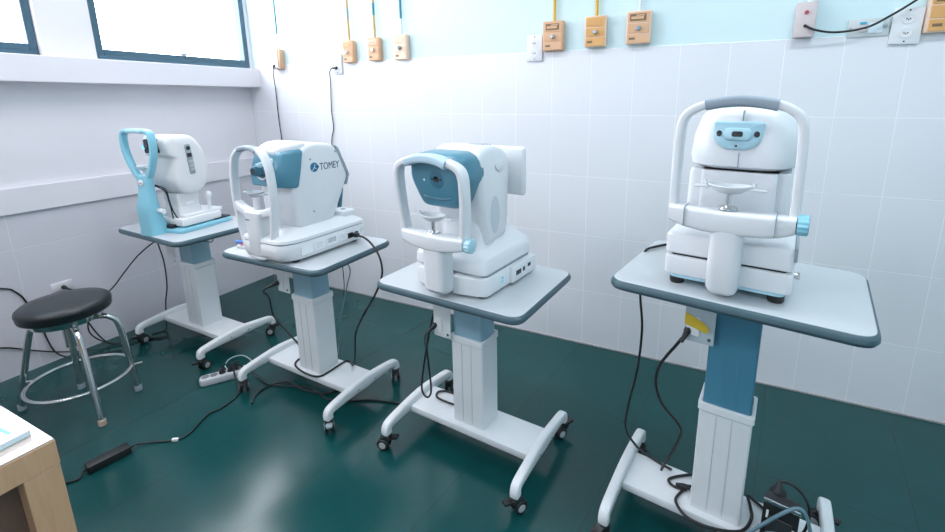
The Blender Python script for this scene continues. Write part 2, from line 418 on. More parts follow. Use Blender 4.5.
MB().cyl((.054, -.006, .0), (.054, -.010, 0), .006, seg=10).cyl((-.057, -.006, .0), (-.057, -.008, 0), .004, seg=10).build('screw', GREYP, t)
# low outlet on the left wall
t = thing('wall_outlet', 'low flush outlet on the left wall behind the stool, plug inserted', 'outlet', (.0075, -1.262, .395))
MB().box(0, .005, -.045, .045, -.022, .024, .0015).build('cover_plate', WALLW, t)
MB().box(.005, .007, -.025, .025, -.016, .016, .002, 1).build('socket', PLASTIC2, t)

# ------------------------------------------------------------------ instrument tables
def make_caster(parent, x, y, ang, pedal):
    M = Matrix.Translation((x, y, 0)) @ Matrix.Rotation(ang, 4, 'Z')
    c = MB()
    c.cyl((0, 0, .060), (0, 0, .076), .016, .013, 16, .002)
    prof = rpoly([(-.006, .030), (.030, .026), (.034, .040), (.014, .062), (-.016, .062), (-.016, .046)], .006, 3)
    c.lx([(p[0], p[1]) for p in prof], [(-.015, .002), (-.013, 0), (.013, 0), (.015, .002)], M=Matrix.Rotation(0, 4, 'Z'))
    bmesh.ops.transform(c.bm, matrix=M, verts=c.bm.verts)
    o = c.build('caster', BLACK, parent)
    w = MB()
    for s in (-1, 1):
        w.cyl((s*.007, .014, .0255), (s*.019, .014, .0255), .025, seg=24, bev=.004)
    bmesh.ops.transform(w.bm, matrix=M, verts=w.bm.verts); w.build('wheel', BLACK, o)
    w = MB()
    for s in (-1, 1): w.cyl((s*.018, .014, .0255), (s*.0205, .014, .0255), .014, seg=18, bev=.001)
    bmesh.ops.transform(w.bm, matrix=M, verts=w.bm.verts); w.build('wheel_hub', HUB, o)
    if pedal:
        p = MB(); p.box(-.012, .012, -.062, -.010, .044, .054, .003, M=Matrix.Rotation(math.radians(-14), 4, 'X')); p.cyl((-.016, -.012, .05), (.016, -.012, .05), .006, seg=12)
        bmesh.ops.transform(p.bm, matrix=M, verts=p.bm.verts); p.build('brake_pedal', GREYP if pedal == 2 else BLACK, o)

TD, OY = .455, .011
def make_table(cx, cy, rz, zt, toprot, toff, colmat, casters, label, outer=.49, TW=.60, pz=.22, tape=False):
    t = thing('instrument_table', label, 'instrument table', (cx, cy, 0), rz, 'white height adjustable instrument tables')
    th = .030
    M = Matrix.Translation((toff[0], toff[1]+OY, 0)) @ Matrix.Rotation(toprot, 4, 'Z')
    out = lambda i: rrect(-TW/2+i, TW/2-i, -TD/2+i, TD/2-i, .050-i*.5, 8)
    top = MB().loft([[(x, y, z) for x, y in out(i)] for z, i in ((zt-th+.004, .010), (zt-.0012, .006), (zt, .007))], M=M).build('tabletop', LAMINATE, t)
    band = MB().loft([[(x, y, z) for x, y in out(i)] for z, i in ((zt-th, .010), (zt-th+.003, .003), (zt-th*.62, -.002), (zt-th*.3, -.001), (zt-.004, .0025), (zt-.0014, .006), (zt-.006, .010), (zt-th+.006, .012))], False, M=M)
    band.build('edge_band', EDGE, top)
    # telescoping column
    MB().loft([[(x, y, z) for x, y in rrect(-.063, .063, -.050, .050, .010, 3)] for z in (.30, zt-.045)]).build('inner_column', colmat, t)
    g = MB()
    for x in (-.018, .022): g.box(x-.0012, x+.0012, -.0506, -.0495, outer, zt-.046)
    g.build('column_groove', colmat, t)
    MB().box(-.14, .14, -.09, .09, zt-th-.016, zt-th-.0, .004).build('mounting_plate', colmat, t)
    oc = MB().loft([[(x, y, z) for x, y in rrect(-.070, .070, -.056, .056, .009, 3)] for z in (.116, outer-.028)]).build('outer_column', WHITE, t)
    g = MB()
    for x in (-.022, .020): g.box(x-.001, x+.001, -.0572, -.0555, .13, outer-.03)
    g.build('panel_seam', mat('seam_grey', (.50, .54, .56), .5), oc)
    cz = outer
    MB().loft([[(x, y, z) for x, y in rrect(-.074+i, .074-i, -.060+i, .060-i, .011, 3)] for z, i in ((cz-.026, .003), (cz-.023, 0), (cz-.002, 0), (cz, .002), (cz, .009), (cz-.02, .009))]).build('collar', WHITE, oc)
    # base: crossbar and two arched side legs
    MB().box(-.275, .275, -.078, .078, .090, .119, .005).build('crossbar', WHITE, t)
    for s in (-1, 1):
        P = [(-.205, .072), (-.2055, .098), (-.198, .114), (-.17, .122), (-.07, .133), (0, .136), (.07, .133), (.17, .122), (.198, .114), (.2055, .098), (.205, .072)]
        pts = spline([(s*.29, y, z-.012-.006*max(0, 1-abs(y)/.19) if 0 < i < 10 else z) for i, (y, z) in enumerate(P)], 4)
        n = len(pts); fl = []
        for p in pts:
            k = max(0, 1-abs(p.y)/.19); fl.append((.0165+.011*k, .0165))
        leg = MB().tube(pts, .018, 16, flat=fl, up=None)
        leg = leg.build('leg', WHITE, t, 40)
        bt = MB()
        for y in (-.05, .05): bt.cyl((s*.307, y, .112), (s*.3095, y, .112), .0055, seg=10)
        bt.build('bolt', HUB, leg)
    for (sx, sy), (ang, ped) in zip(((-1, -1), (-1, 1), (1, -1), (1, 1)), casters):
        make_caster(t, sx*.29, sy*.205, ang, ped)
    zb = zt-pz; sx = .012 if tape else 0
    p = MB().box(-.140+sx, -.060+sx, -.072, -.066, zb, zt-.044, .005).build('socket_panel', mat('shaded_pale_panel', (.50, .58, .62), .4) if tape else WHITE, t)  # taped panel is blue-grey with tabletop shade mixed into its colour
    MB().box(-.134+sx, -.098+sx, -.076, -.071, zb+.02, zb+.078, .002, 1).build('socket', PLASTIC, p)
    MB().cyl((-.072+sx, -.071, zb+.018), (-.072+sx, -.0745, zb+.018), .005, seg=10).build('panel_screw', CHROME, p)
    if tape:
        tp = MB(); tp.slab(rpoly([(-.139, .042), (-.110, .036), (-.082, .026), (-.072, .036), (-.084, .054), (-.139, .080)], .006, 3), 0, .002, .0004, M=Matrix.Translation((sx, -.0755, zb+.010)) @ Matrix.Rotation(PI/2, 4, 'X'))
        tp.build('yellow_tape', YELLOW, p)
    return t
T4 = make_table(3.222, -.964, -.130, .866, -.045, (-.012, .018), SHADEDBLUE, ((2.6, 0), (.5, 1), (0.4, 1), (1.2, 1)), 'white wheeled table nearest the camera on the right, blue column and yellow tape', TW=.605, pz=.185, tape=True)
T3 = make_table(2.348, -.929, -.087, .708, 0, (-.006, .014), PALECOL, ((1.9, 1), (.4, 0), (-.5, 1), (2.6, 1)), 'white wheeled table standing second from the right, short pale blue upper column', TW=.612, pz=.232)
T2 = make_table(1.488, -.920, -.057, .719, .05, (-.001, -.005), PALECOL, ((1.0, 1), (2.5, 0), (.9, 2), (.8, 1)), 'white wheeled table third from the right, power strip by its front caster', TW=.588)
T1 = make_table(.539, -.865, -.028, .696, -.022, (0, -.01), PALECOL, ((.2, 1), (.4, 0), (.2, 1), (2.4, 1)), 'white wheeled table in the far corner by the left wall, behind the stool', TW=.585)

TB = {4: (3.228, -.947, -.12, .866), 3: (2.346, -.92, -.088, .708), 2: (1.488, -.922, -.04, .719), 1: (.54, -.868, -.035, .696)}
def L2W(k, p):
    cx, cy, r, z = TB[k]; c, s = math.cos(r), math.sin(r)
    return (cx+c*p[0]-s*p[1], cy+s*p[0]+c*p[1], p[2])

# ------------------------------------------------------------------ shared machine bits
def chin_cup(parent, x, y, z, zb, w, stemmat, r=.006, pins=True, flange=True, cupmat=None):
    c = MB()
    rings = []
    for sc, dz in ((.12, -.018), (.55, -.014), (.88, -.004), (1.0, .004), (.97, .006), (.80, .001), (.45, -.006), (.1, -.008)):
        rings.append([(x+w*.60*sc*math.cos(a), y+.030*sc*math.sin(a), z+dz+.003*abs(math.cos(a))) for a in [2*PI*k/32 for k in range(32)]])
    c.loft(rings)
    for s in (-1, 1): c.box(x+s*w*.56-(.0 if s > 0 else w*.42), x+s*w*.56+(w*.42 if s > 0 else 0), y-.011, y+.011, z-.003, z+.003, .0025)
    o = c.build('chin_rest', cupmat or PLASTIC, parent)
    if pins:
        for s in (-1, 1): MB().cyl((x+s*w*.66, y, z+.002), (x+s*w*.66, y, z+.016), .003, .005, 10).build('pin', PLASTIC, o)
    s_ = MB().cyl((x, y, zb), (x, y, z-.012), r, seg=14)
    if flange: s_.cyl((x, y, zb), (x, y, zb+.006), .024, .022, 20, .001)
    s_.build('chin_rest_stem', stemmat, o)
    return o

# ------------------------------------------------------------------ machine on the right-hand table
E4 = thing('autorefractor', 'white autorefractor with pale blue sensor panel and grey forehead pad, nearest the camera', 'eye exam machine', L2W(4, (-.037, .0, .866)), -.12-.03)
def machine4(e):
    for x in (-.118, .118):
        for y in (-.12, .12): MB().lathe([(.017, 0), (.019, .004), (.019, .018), (.015, .020)], (x, y, 0), 20).build('foot', BLACK, e)
    MB().slab(rrect(-.137, .137, -.143, .145, .02, 4), .019, .032, .003).build('base_plate', SKYL, e)
    MB().slab(rrect(-.149, .149, -.150, .150, .016, 4), .030, .083, .005).build('base', PLASTIC, e)
    MB().slab(rrect(-.134, .134, -.141, .141, .012, 4), .082, .092, .001).build('gap_shade', BLACK, e)  # black slab stands in for the shade inside the gap
    sl = MB(); o_ = rrect(-.149, .149, -.150, .150, .016, 4)
    sl.loft([[(x*k, y*k2, z) for x, y in o_] for z, k, k2 in ((.089, .975, .975), (.092, 1, 1), (.138, .995, .995), (.145, .97, .965), (.148, .93, .9), (.152, .86, .82))])
    sl.build('slide_stage', PLASTIC, e)
    # pedestal with a narrower front block
    p = MB(); o_ = rpoly([(-.122, -.07), (.122, -.07), (.122, .12), (-.122, .12)], .02, 4)
    p.loft([[(x*k, y, z) for x, y in o_] for z, k in ((.145, 1.04), (.2, 1.0), (.30, .98), (.312, .95))])
    p.build('pedestal', PLASTIC, e)
    MB().loft([[(x, y, z) for x, y in rrect(-.086, .090, -.092, .0, .014, 4)] for z in (.148, .312)]).build('front_block', PLASTIC, e)
    # head, leaning front face
    h = MB(); R = []
    for z, hw, y0, y1, r in ((.318, .108, -.082, .10, .03), (.326, .122, -.098, .12, .035), (.345, .126, -.100, .13, .035), (.40, .122, -.090, .14, .04), (.45, .108, -.076, .14, .045), (.475, .090, -.055, .13, .045), (.487, .068, -.02, .11, .04)):
        R.append([(x, y, z) for x, y in rpoly([(-hw*.66, y0), (hw*.66, y0), (hw, y0+.05), (hw, y1), (-hw, y1), (-hw, y0+.05)], r, 4)])
    h.loft(R); hd = h.build('head', PLASTIC, e, 50)
    MB().box(-.001, .001, -.1015, -.075, .325, .362).build('shell_seam', GREYP, hd); MB().box(-.0008, .0008, -.0905, -.06, .440, .466).build('shell_seam', GREYP, hd)
    # sensor panel
    T = Matrix.Translation((-.008, -.088, .404)) @ Matrix.Scale(.87, 4, (1, 0, 0)) @ Matrix.Rotation(PI/2-math.radians(9), 4, 'X')
    s = MB(); o_ = rpoly([(-.066, .034), (-.062, -.016), (-.032, -.036), (.032, -.036), (.062, -.016), (.066, .034)], [.008, .02, .02, .02, .02, .008], 5)
    s.slab(o_, -.014, .012, .005, M=T)
    sp = s.build('sensor_panel', SKYL, e, 50)
    s = MB(); s.slab(rrect(-.036, .036, -.014, .018, .014, 5), .010, .019, .005, M=T); sb = s.build('panel_boss', SKYL, sp, 50)
    s = MB(); s.slab(rrect(-.0145, .0145, -.005, .0085, .0055, 4), .018, .0205, .0008, M=T); s.build('measuring_window', LENS, sp)
    s = MB()
    for x in (-.048, .049): s.lathe([(.0075, .011), (.0075, .0135), (.005, .0138)], (x, .003, 0), 18, M=T)
    s.lathe([(.003, .011), (.003, .0132)], (0, -.027, 0), 12, M=T)
    s.build('sensor_eye', LENS, sp)
    # chin rest assembly
    yb = -.165
    c = MB(); R = []
    for k in range(17):
        x = -.139+.278*k/16; q = (x/.139)**2
        zb = .176+.016*q*q*.8-.006*(1-q); zt_ = .230-.003*(1-q); y = yb+.012*q-.006
        R.append([(x, y+a, b) for a, b in rrect(-.026, .026, zb, zt_, .010, 3)])
    c.loft(R); bar = c.build('chin_rest_bar', PLASTIC, e, 40)
    [MB().box(x-.0008, x+.0008, yb-.03, yb+.03, .180, .2302).build('bar_seam', GREYP, bar) for x in (-.1, .1)]
    c = MB(); R = []
    for z, k, dy in ((.012, .62, .01), (.018, .85, .004), (.03, 1, 0), (.10, 1.02, 0), (.182, .98, 0)):
        R.append([(x*k, yb-.004+y*k+dy*.3, z) for x, y in rrect(-.037, .037, -.028, .030, .022, 5)])
    c.loft(R); c.build('chin_rest_post', PLASTIC, e, 40)
    A = [(-.133, .190), (-.134, .25), (-.133, .33), (-.131, .40), (-.126, .443), (-.108, .466), (-.07, .482), (0, .490), (.07, .482), (.108, .466), (.126, .443), (.131, .40), (.133, .33), (.134, .25), (.133, .190)]
    MB().tube(spline([(x, yb+.012, z) for x, z in A], 5), .01, 18, flat=(.0108, .020), up=(0, 1, 0)).tube([(x, yb+.012, z) for x, z in ((-.133, .19), (-.133, .2))], .012, 8).build('forehead_frame', PLASTIC, e, 45)
    MB().tube(spline([(x, yb+.010, z) for x, z in ((-.076, .4795), (-.04, .486), (0, .489), (.04, .486), (.076, .4795))], 5), .01, 18, flat=(.0130, .0215), up=(0, 1, 0)).build('forehead_pad', PADGREY, e, 45)
    chin_cup(e, -.006, yb+.005, .282, .229, .082, CHROME)
    k = MB(); k.cyl((.132, yb, .212), (.144, yb, .212), .010, seg=14)
    k.build('knob_shaft', BLACK, e)
    k = MB(); R = []
    for x, r in ((.141, .022), (.143, .024), (.162, .024), (.164, .021)):
        R.append([(x, yb+r*(1+.04*math.cos(12*a))*math.cos(a), .212+r*(1+.04*math.cos(12*a))*math.sin(a)) for a in [2*PI*i/72 for i in range(72)]])
    k.loft(R); k.build('height_knob', SKY, e, 50)
    MB().cyl((.147, -.03, .045), (.158, -.03, .045), .008, seg=12).box(.156, .164, -.034, -.026, .035, .055, .001, 1).build('lock_screw', CHROME, e)
    MB().box(.145, .152, -.148, .148, .115, .150, .002).build('side_rail', GREYP, e)
machine4(E4)

# ------------------------------------------------------------------ machine on the second table from the right
E3 = thing('autorefractor', 'white autorefractor with dark teal mask, round lens and rear screen', 'eye exam machine', L2W(3, (0, 0, .708)), -.13)
def machine3(e):
    for x in (-.12, .12):
        for y in (-.12, .14): MB().lathe([(.014, 0), (.014, .010)], (x, y, 0), 16).build('foot', BLACK, e)
    b = MB(); o_ = rpoly([(-.152, -.150), (-.06, -.168), (-.02, -.168), (-.02, -.12), (.03, -.12), (.03, -.166), (.06, -.166), (.153, -.142), (.155, .18), (-.155, .18)], [.03, .004, .004, .004, .004, .004, .006, .02, .012, .012], 3)
    b.slab(o_, .009, .074, .006); base = b.build('base', PLASTIC, e, 35)
    MB().slab(rrect(-.145, .145, -.13, .17, .02), .072, .084, .002).build('gap_shade', GREYP, e)  # grey slab, gap shade put into its colour
    s = MB(); o2 = rpoly([(-.160, -.148), (.150, -.148), (.156, .165), (-.162, .165)], .03, 5)
    s.loft([[(x*k, y*k2+dy, z+zz*(y+.15)) for x, y in o2] for z, zz, k, k2, dy in ((.081, .02, .97, .97, 0), (.086, .025, 1, 1, 0), (.118, .03, .99, .99, 0), (.132, .04, .95, .94, .004), (.139, .12, .62, .80, .010), (.142, .16, .5, .72, .014))])
    s.build('slide_stage', PLASTIC, e, 40)
    # right-hand rear ports of the base
    p = MB().box(.150, .166, .005, .178, .012, .072, .004).build('port_panel', PLASTIC, e)
    MB().box(.166, .1672, .03, .065, .035, .052).box(.166, .1672, .078, .092, .036, .052).box(.166, .1672, .115, .135, .042, .055).build('port', BLACK, p)
    st = MB()
    st.box(.1545, .1553, -.060, -.030, .022, .060, .0002, 1); st.build('spec_sticker', mat('pale_sticker', (.70, .84, .88), .5), base)
    MB().cyl((.1553, -.045, .050), (.1556, -.045, .050), .006, seg=14).box(.1553, .1557, -.055, -.035, .037, .041).box(.1553, .1557, -.052, -.038, .030, .033).build('sticker_print', SKY, base)
    # column and shell
    prof = rpoly([(-.055, .150), (-.090, .300), (-.125, .470), (-.065, .506), (.02, .502), (.075, .475), (.098, .430), (.088, .315), (.075, .17)], [.01, .05, .02, .04, .05, .04, .04, .05, .01], 4)
    c = MB(); c.lx(prof, [(-.105, .030), (-.100, .014), (-.088, .004), (-.07, 0), (.07, 0), (.088, .004), (.100, .014), (.105, .030)])
    sh = c.build('head_shell', PLASTIC, e, 50)
    c = MB(); R = []
    for z, hw, y0, y1 in ((.135, .10, -.09, .13), (.17, .088, -.078, .11), (.25, .082, -.078, .09), (.33, .080, -.085, .08)):
        R.append([(x, y, z) for x, y in rrect(-hw, hw, y0, y1, .025, 4)])
    c.loft(R); c.build('column', PLASTIC, e, 50)
    MB().lathe([(.001, 0), (.9, .0), (1, -.06), (1, -.2)], M=Matrix.Translation((.1055, -.012, .262)) @ Matrix.Rotation(PI/2, 4, 'Y') @ Matrix.Diagonal((.068, .030, .010, 1)), seg=36).build('side_recess', mat('recess_shade_grey', (.56, .60, .66), .4), e)  # flat grey disc, the recess shade is painted into its colour
    v = MB()
    for i in range(3): v.box(.01, .075, -.035+i*.020, -.026+i*.020, .500-.0012*i, .5068-.0012*i, .002, 1)
    v.build('top_vent', GREYP, sh)
    MB().slab(ell(0, 0, .030, .018), 0, .004, .001, M=Matrix.Translation((.1053, .02, .430)) @ Matrix.Rotation(PI/2, 4, 'Y') @ Matrix.Rotation(PI/2, 4, 'Z')).build('side_emblem', PLASTIC2, sh)
    # mask
    m = MB(); out = [(-.120, .405), (-.098, .352), (-.070, .303), (.070, .303), (.098, .352), (.120, .405), (.112, .472), (.075, .487), (-.075, .487), (-.112, .472)]
    R = []
    for y, k, dz in ((-.158, .80, -.004), (-.152, .90, -.002), (-.140, .97, 0), (-.115, 1.0, 0), (-.055, .985, .004), (-.045, .94, .004)):
        R.append([(x*k-.010, y-.040-.10*(z-.30)*(1 if y < -.1 else .4)+.02, .40+(z-.40)*k+dz) for x, z in rpoly(out, .022, 4)])
    m.loft(R); mk = m.build('mask', TEAL, e, 45)
    Tm = Matrix.Translation((-.010, -.1845, .404)) @ Matrix.Rotation(PI/2+math.radians(6), 4, 'X')
    m = MB(); m.lathe([(.034, -.006), (.034, .003), (.030, .005), (.012, .0052)], (.006, 0, 0), 36, M=Tm); m.build('lens_plate', TEALD, mk)
    m = MB(); m.lathe([(.0105, .004), (.0105, .008), (.007, .0065), (.001, .006)], (.006, 0, 0), 24, M=Tm)
    m.lathe([(.0035, .004), (.0035, .0062)], (-.011, 0, 0), 12, M=Tm); m.lathe([(.0035, .004), (.0035, .0062)], (.024, 0, 0), 12, M=Tm); m.build('lens', LENS, mk)
    m = MB(); m.box(-.056, -.048, -.010, .0, -.0, .004, .0005, 1, M=Tm); m.lathe([(.004, 0), (.004, .004)], (-.046, .028, 0), 12, M=Tm); m.build('mask_indicator', LENS, mk)
    m = MB(); m.box(-.05, -.044, -.009, -.002, .003, .0048, 0, 1, M=Tm); m.build('indicator_mark', LABELW, mk)
    MB().tube(spline([(-.094, -.172, .347), (-.05, -.182, .340), (-.01, -.183, .338), (.03, -.182, .340), (.074, -.172, .347)], 5), .004, 8).build('mask_ridge', TEALD, mk)
    # rear screen
    MB().box(-.118, .150, .108, .134, .310, .488, .012, 3).build('rear_screen_housing', PLASTIC, e)
    MB().box(-.106, .138, .1335, .1355, .322, .476).build('screen', LENS, e)
    MB().box(-.05, .05, .06, .11, .36, .45, .01).build('screen_mount', PLASTIC2, e)
    MB().cyl((.05, .13, .175), (.05, .13, .225), .012, .010, 16, .002).cyl((.05, .13, .22), (.055, .125, .262), .015, .013, 16, .004).build('joystick', PLASTIC2, e)
    # chin rest assembly
    yb = -.203
    c = MB(); R = []
    for k in range(17):
        x = -.128+.256*k/16; q = (x/.128)**2
        R.append([(x-.012, yb+.012*q-.006+a, b) for a, b in rrect(-.024, .024, .176+.010*q-.006*(1-q), .226, .010, 3)])
    c.loft(R); c.build('chin_rest_bar', PLASTIC, e, 40)
    c = MB(); R = []
    for z, k, dy in ((.016, .6, .02), (.022, .85, .008), (.036, 1, 0), (.10, 1.0, 0), (.182, 1.02, 0)):
        R.append([(x*k-.002, yb+y*k+dy, z) for x, y in rrect(-.046, .046, -.027, .040, .025, 5)])
    c.loft(R); c.build('chin_rest_post', PLASTIC, e, 40)
    A = [(-.142, .195), (-.150, .25), (-.157, .32), (-.160, .39), (-.156, .437), (-.135, .462), (-.075, .480), (0, .487), (.075, .480), (.135, .462), (.156, .437), (.160, .39), (.157, .32), (.150, .25), (.142, .195)]
    MB().tube(spline([(x*.855-.016, yb+.008-.02*math.sin(max(0, z-.25)*4), .195+(z-.195)*.955) for x, z in A], 5), .01, 18, flat=(.0115, .020), up=(0, 1, 0)).build('forehead_frame', PLASTIC, e, 45)
    MB().tube(spline([(x*.92-.016, yb-.012, z-.0135) for x, z in ((-.09, .472), (-.05, .4835), (0, .4875), (.05, .4835), (.09, .472))], 5), .01, 18, flat=(.0150, .0235), up=(0, 1, 0)).build('forehead_pad', PADBLUE, e, 45)
    chin_cup(e, -.016, yb+.004, .280, .224, .086, CHROME)
    k = MB().cyl((.110, yb+.005, .204), (.122, yb+.005, .204), .010, seg=14); k.build('knob_shaft', BLACK, e)
    k = MB(); R = []
    for x, r in ((.119, .021), (.121, .023), (.141, .023), (.143, .020)):
        R.append([(x, yb+.005+r*(1+.04*math.cos(12*a))*math.cos(a), .204+r*(1+.04*math.cos(12*a))*math.sin(a)) for a in [2*PI*i/72 for i in range(72)]])
    k.loft(R); k.build('height_knob', SKYL, e, 50)
machine3(E3)

# ------------------------------------------------------------------ machine on the third table, with lettering
E2 = thing('tonometer', 'white tonometer with faceted teal front, dark blue lettering on its side', 'eye exam machine', L2W(2, (.02, 0, .719)), -.05)
def machine2(e):
    for x in (-.11, .11):
        for y in (-.16, .15): MB().lathe([(.016, 0), (.018, .003), (.018, .014)], (x, y, 0), 16).build('foot', BLACK, e)
    o_ = rpoly([(-.118, -.235), (.115, -.235), (.150, -.17), (.150, .195), (-.150, .195), (-.150, -.17)], [.03, .03, .05, .02, .02, .05], 5)
    b = MB(); b.loft([[(x*k, y*k, z) for x, y in o_] for z, k in ((.012, .93), (.018, .965), (.04, 1), (.076, 1.0), (.082, .985))]); base = b.build('base', PLASTIC, e, 40)
    MB().loft([[(x*.975, y*.975, z) for x, y in o_] for z in (.080, .089)]).build('gap_shade', GREYP, e)  # shade of the gap below the cover, painted as a grey slab
    s = MB(); s.loft([[(x*k, y*k2+dy, z) for x, y in o_] for z, k, k2, dy in ((.086, .985, .985, 0), (.089, 1, 1, 0), (.100, .99, .99, 0), (.108, .93, .93, .004), (.128, .74, .72, .012), (.134, .68, .66, .014))])
    cv = s.build('stage_cover', PLASTIC, e, 40)
    MB().slab(rrect(.02, .115, .10, .18, .02), .10, .150, .008).build('rear_deck', PLASTIC, cv)
    MB().box(.06, .08, .135, .15, .150, .153, .001, 1).build('deck_button', GREYP, cv)
    # labels with a barcode
    L = MB()
    for y0, y1, z0, z1 in ((-.160, -.105, .030, .066), (-.095, -.045, .034, .068), (-.030, .025, .036, .070), (.035, .075, .040, .070)):
        L.box(.1495, .1507, y0, y1, z0, z1)
    L.build('label_sticker', LABELW, base, 0)
    q = MB(); y = -.026
    while y < .018:
        w_ = random.choice((.0012, .0012, .002, .003)); q.box(.1506, .1510, y, y+w_, .044, .066); y += w_+random.choice((.0012, .002))
    q.build('barcode', GREYP, base, 0); q = MB()
    for r in range(4): q.box(.1506, .1509, -.09, -.05-.006*(r % 2), .040+.007*r, .0415+.007*r)
    q.build('label_print', GREYP, base, 0); q = MB()
    for r in range(3): q.box(.1506, .1509, .038, .072-.006*(r % 2), .046+.007*r, .0475+.007*r)
    q.build('label_print', GREYP, base, 0)
    MB().box(.149, .1535, .085, .113, .034, .058, .001, 1).box(.149, .1525, .128, .146, .040, .056, .001, 1).build('power_inlet', BLACK, base)
    MB().box(.1495, .1507, .158, .185, .046, .066).build('inlet_label', mat('faint_grey_print', (.62, .65, .68), .5), base, 0)
    # body
    prof = rpoly([(-.125, .124), (-.135, .300), (-.100, .440), (-.03, .474), (.075, .462), (.115, .430), (.160, .312), (.140, .275), (.058, .130), (-.02, .110)], [.02, .03, .03, .05, .05, .02, .015, .02, .03, .06], 4)
    c = MB(); c.lx(prof, [(-.105, .020), (-.102, .008), (-.095, .0015), (-.085, 0), (.085, 0), (.095, .0015), (.102, .008), (.105, .020)])
    body = c.build('body', PLASTIC, e, 45)
    MB().lx(rpoly([(.095, .452), (.112, .438), (.164, .314), (.145, .268), (.138, .272), (.152, .312), (.10, .432)], .002, 2), [(-.106, .0006), (-.105, 0), (.105, 0), (.106, .0006)]).build('rear_panel', GREYP, body)
    MB().box(.08, .098, .118, .132, .165, .255, .005, M=Matrix.Translation((.005, -.055, .035)) @ Matrix.Rotation(math.radians(-12), 4, 'X')).build('handle', TEALD, body)
    sc = MB()
    for y, z in ((-.040, .405), (.092, .425), (-.045, .185)): sc.cyl((.1045, y, z), (.1062, y, z), .0045, seg=10)
    sc.build('case_screw', GREYP, body)
    # faceted teal front
    R = []
    F = [(-.108, .298), (.108, .298), (.110, .37), (.107, .446), (0, .468), (-.107, .446), (-.110, .37)]
    for y, kx, kz, lean in ((-.185, .70, .78, .0), (-.178, .80, .90, 0), (-.145, .96, .98, 0), (-.085, 1.03, 1.02, 0), (-.078, 1.02, 1.0, 0)):
        R.append([(x*kx, y+(.30*max(0, z-.36) if y < -.1 else .24*(z-.44)), .375+(z-.375)*kz) for x, z in rpoly(F, .012, 3)])
    m = MB(); m.loft(R); mk = m.build('front_mask', TEAL, e, 30)
    m = MB(); m.loft([[(x, y+.02, z) for x, z in rrect(-.092*k, .092*k, .425, .425+.052*k, .02, 4)] for y, k in ((-.178, .45), (-.165, .75), (-.12, .98), (-.07, 1.04))]); m.build('brow', PLASTIC, body, 50)
    m = MB(); m.cyl((0, -.165, .372), (0, -.200, .372), .030, .027, 28, .002).cyl((0, -.198, .372), (0, -.226, .372), .022, .019, 28, .003); m.build('nozzle', TEALD, mk, 40)
    MB().cyl((0, -.222, .372), (0, -.2275, .372), .0125, seg=20).build('nozzle_lens', LENS, mk)
    m = MB(); m.tube([(.0, -.208, .388), (.028, -.16, .402), (.052, -.11, .420)], [.012, .017, .012], 14); m.build('fairing', SKYL, mk, 60)
    m = MB(); m.tube([Vector((0, -.190, .372))+Vector((.036*math.cos(a), 0, .036*math.sin(a))) for a in [PI*1.05+PI*.9*i/10 for i in range(11)]], .004, 8); m.build('guard', PLASTIC, mk)
    m = MB()
    for z in (.395, .325): m.cyl((.070, -.150, z), (.074, -.160, z-.001), .006, seg=12)
    m.build('sensor_eye', LENS, mk)
    # lettering and round mark on the right side
    cu = bpy.data.curves.new('lettering', 'FONT'); cu.body = 'TOMEY'; cu.size = .043; cu.extrude = .0004; cu.align_x = 'LEFT'
    to = bpy.data.objects.new('tmp', cu); COL.objects.link(to); bpy.context.view_layer.update()
    me = bpy.data.meshes.new_from_object(to.evaluated_get(bpy.context.evaluated_depsgraph_get())); COL.objects.unlink(to); bpy.data.objects.remove(to)
    me.transform(Matrix.Translation((.1056, .004, .354)) @ Matrix.Rotation(PI/2, 4, 'Z') @ Matrix.Rotation(PI/2, 4, 'X') @ Matrix.Diagonal((.74, 1, 1, 1)))
    me.materials.clear(); me.materials.append(LETTER)
    lo = bpy.data.objects.new('lettering', me); COL.objects.link(lo); lo.parent = body
    TL = Matrix.Translation((.1052, -.024, .370)) @ Matrix.Rotation(PI/2, 4, 'Z') @ Matrix.Rotation(PI/2, 4, 'X') @ Matrix.Diagonal((1.2, 1.2, 1, 1))
    m = MB(); m.slab(ell(0, 0, .0165, .0165, 28), 0, .0008, .0002, M=TL); m.slab(rpoly([(.010, -.012), (.022, 0), (.010, .012)], .002, 2), 0, .0008, .0002, M=TL); lg = m.build('round_emblem', LOGOBLUE, body)
    m = MB(); m.tube([TL @ Vector(p) for p in ((-.009, -.012, .001), (.0, .0, .001), (.004, .010, .001))], .0012, 6); m.tube([TL @ Vector(p) for p in ((.0, .0, .001), (.008, -.007, .001))], .0012, 6); m.build('emblem_stroke', LABELW, body)
    # oval chin and forehead loop
    y0 = -.224; xc = -.030
    loop = [(0, .012), (.045, .020), (.078, .055), (.100, .13), (.114, .23), (.118, .33), (.108, .41), (.080, .458), (.035, .477), (-.015, .478), (-.065, .465), (-.100, .425), (-.118, .34), (-.118, .24), (-.105, .14), (-.083, .06), (-.048, .022)]
    MB().tube(spline([(xc+x, y0+.012, z*.965) for x, z in loop], 5, True), .01, 16, closed=True, flat=(.0085, .0165), up=(0, 1, 0)).build('forehead_loop', PLASTIC, e, 45)
    MB().tube(spline([(xc+x, y0+.010, z*.965+.001) for x, z in ((-.05, .470), (-.015, .478), (.03, .477), (.06, .466))], 5), .01, 14, flat=(.0095, .018), up=(0, 1, 0)).build('forehead_pad', PADGREY, e, 45)
    c = MB(); R = []
    for z, hw, dy in ((.016, .026, .02), (.024, .036, .006), (.05, .041, 0), (.13, .045, 0), (.18, .048, 0), (.205, .058, 0)):
        R.append([(xc+x, y0+.012+y+dy, z) for x, y in rrect(-hw, hw, -.026, .030, .02, 5)])
    c.loft(R)
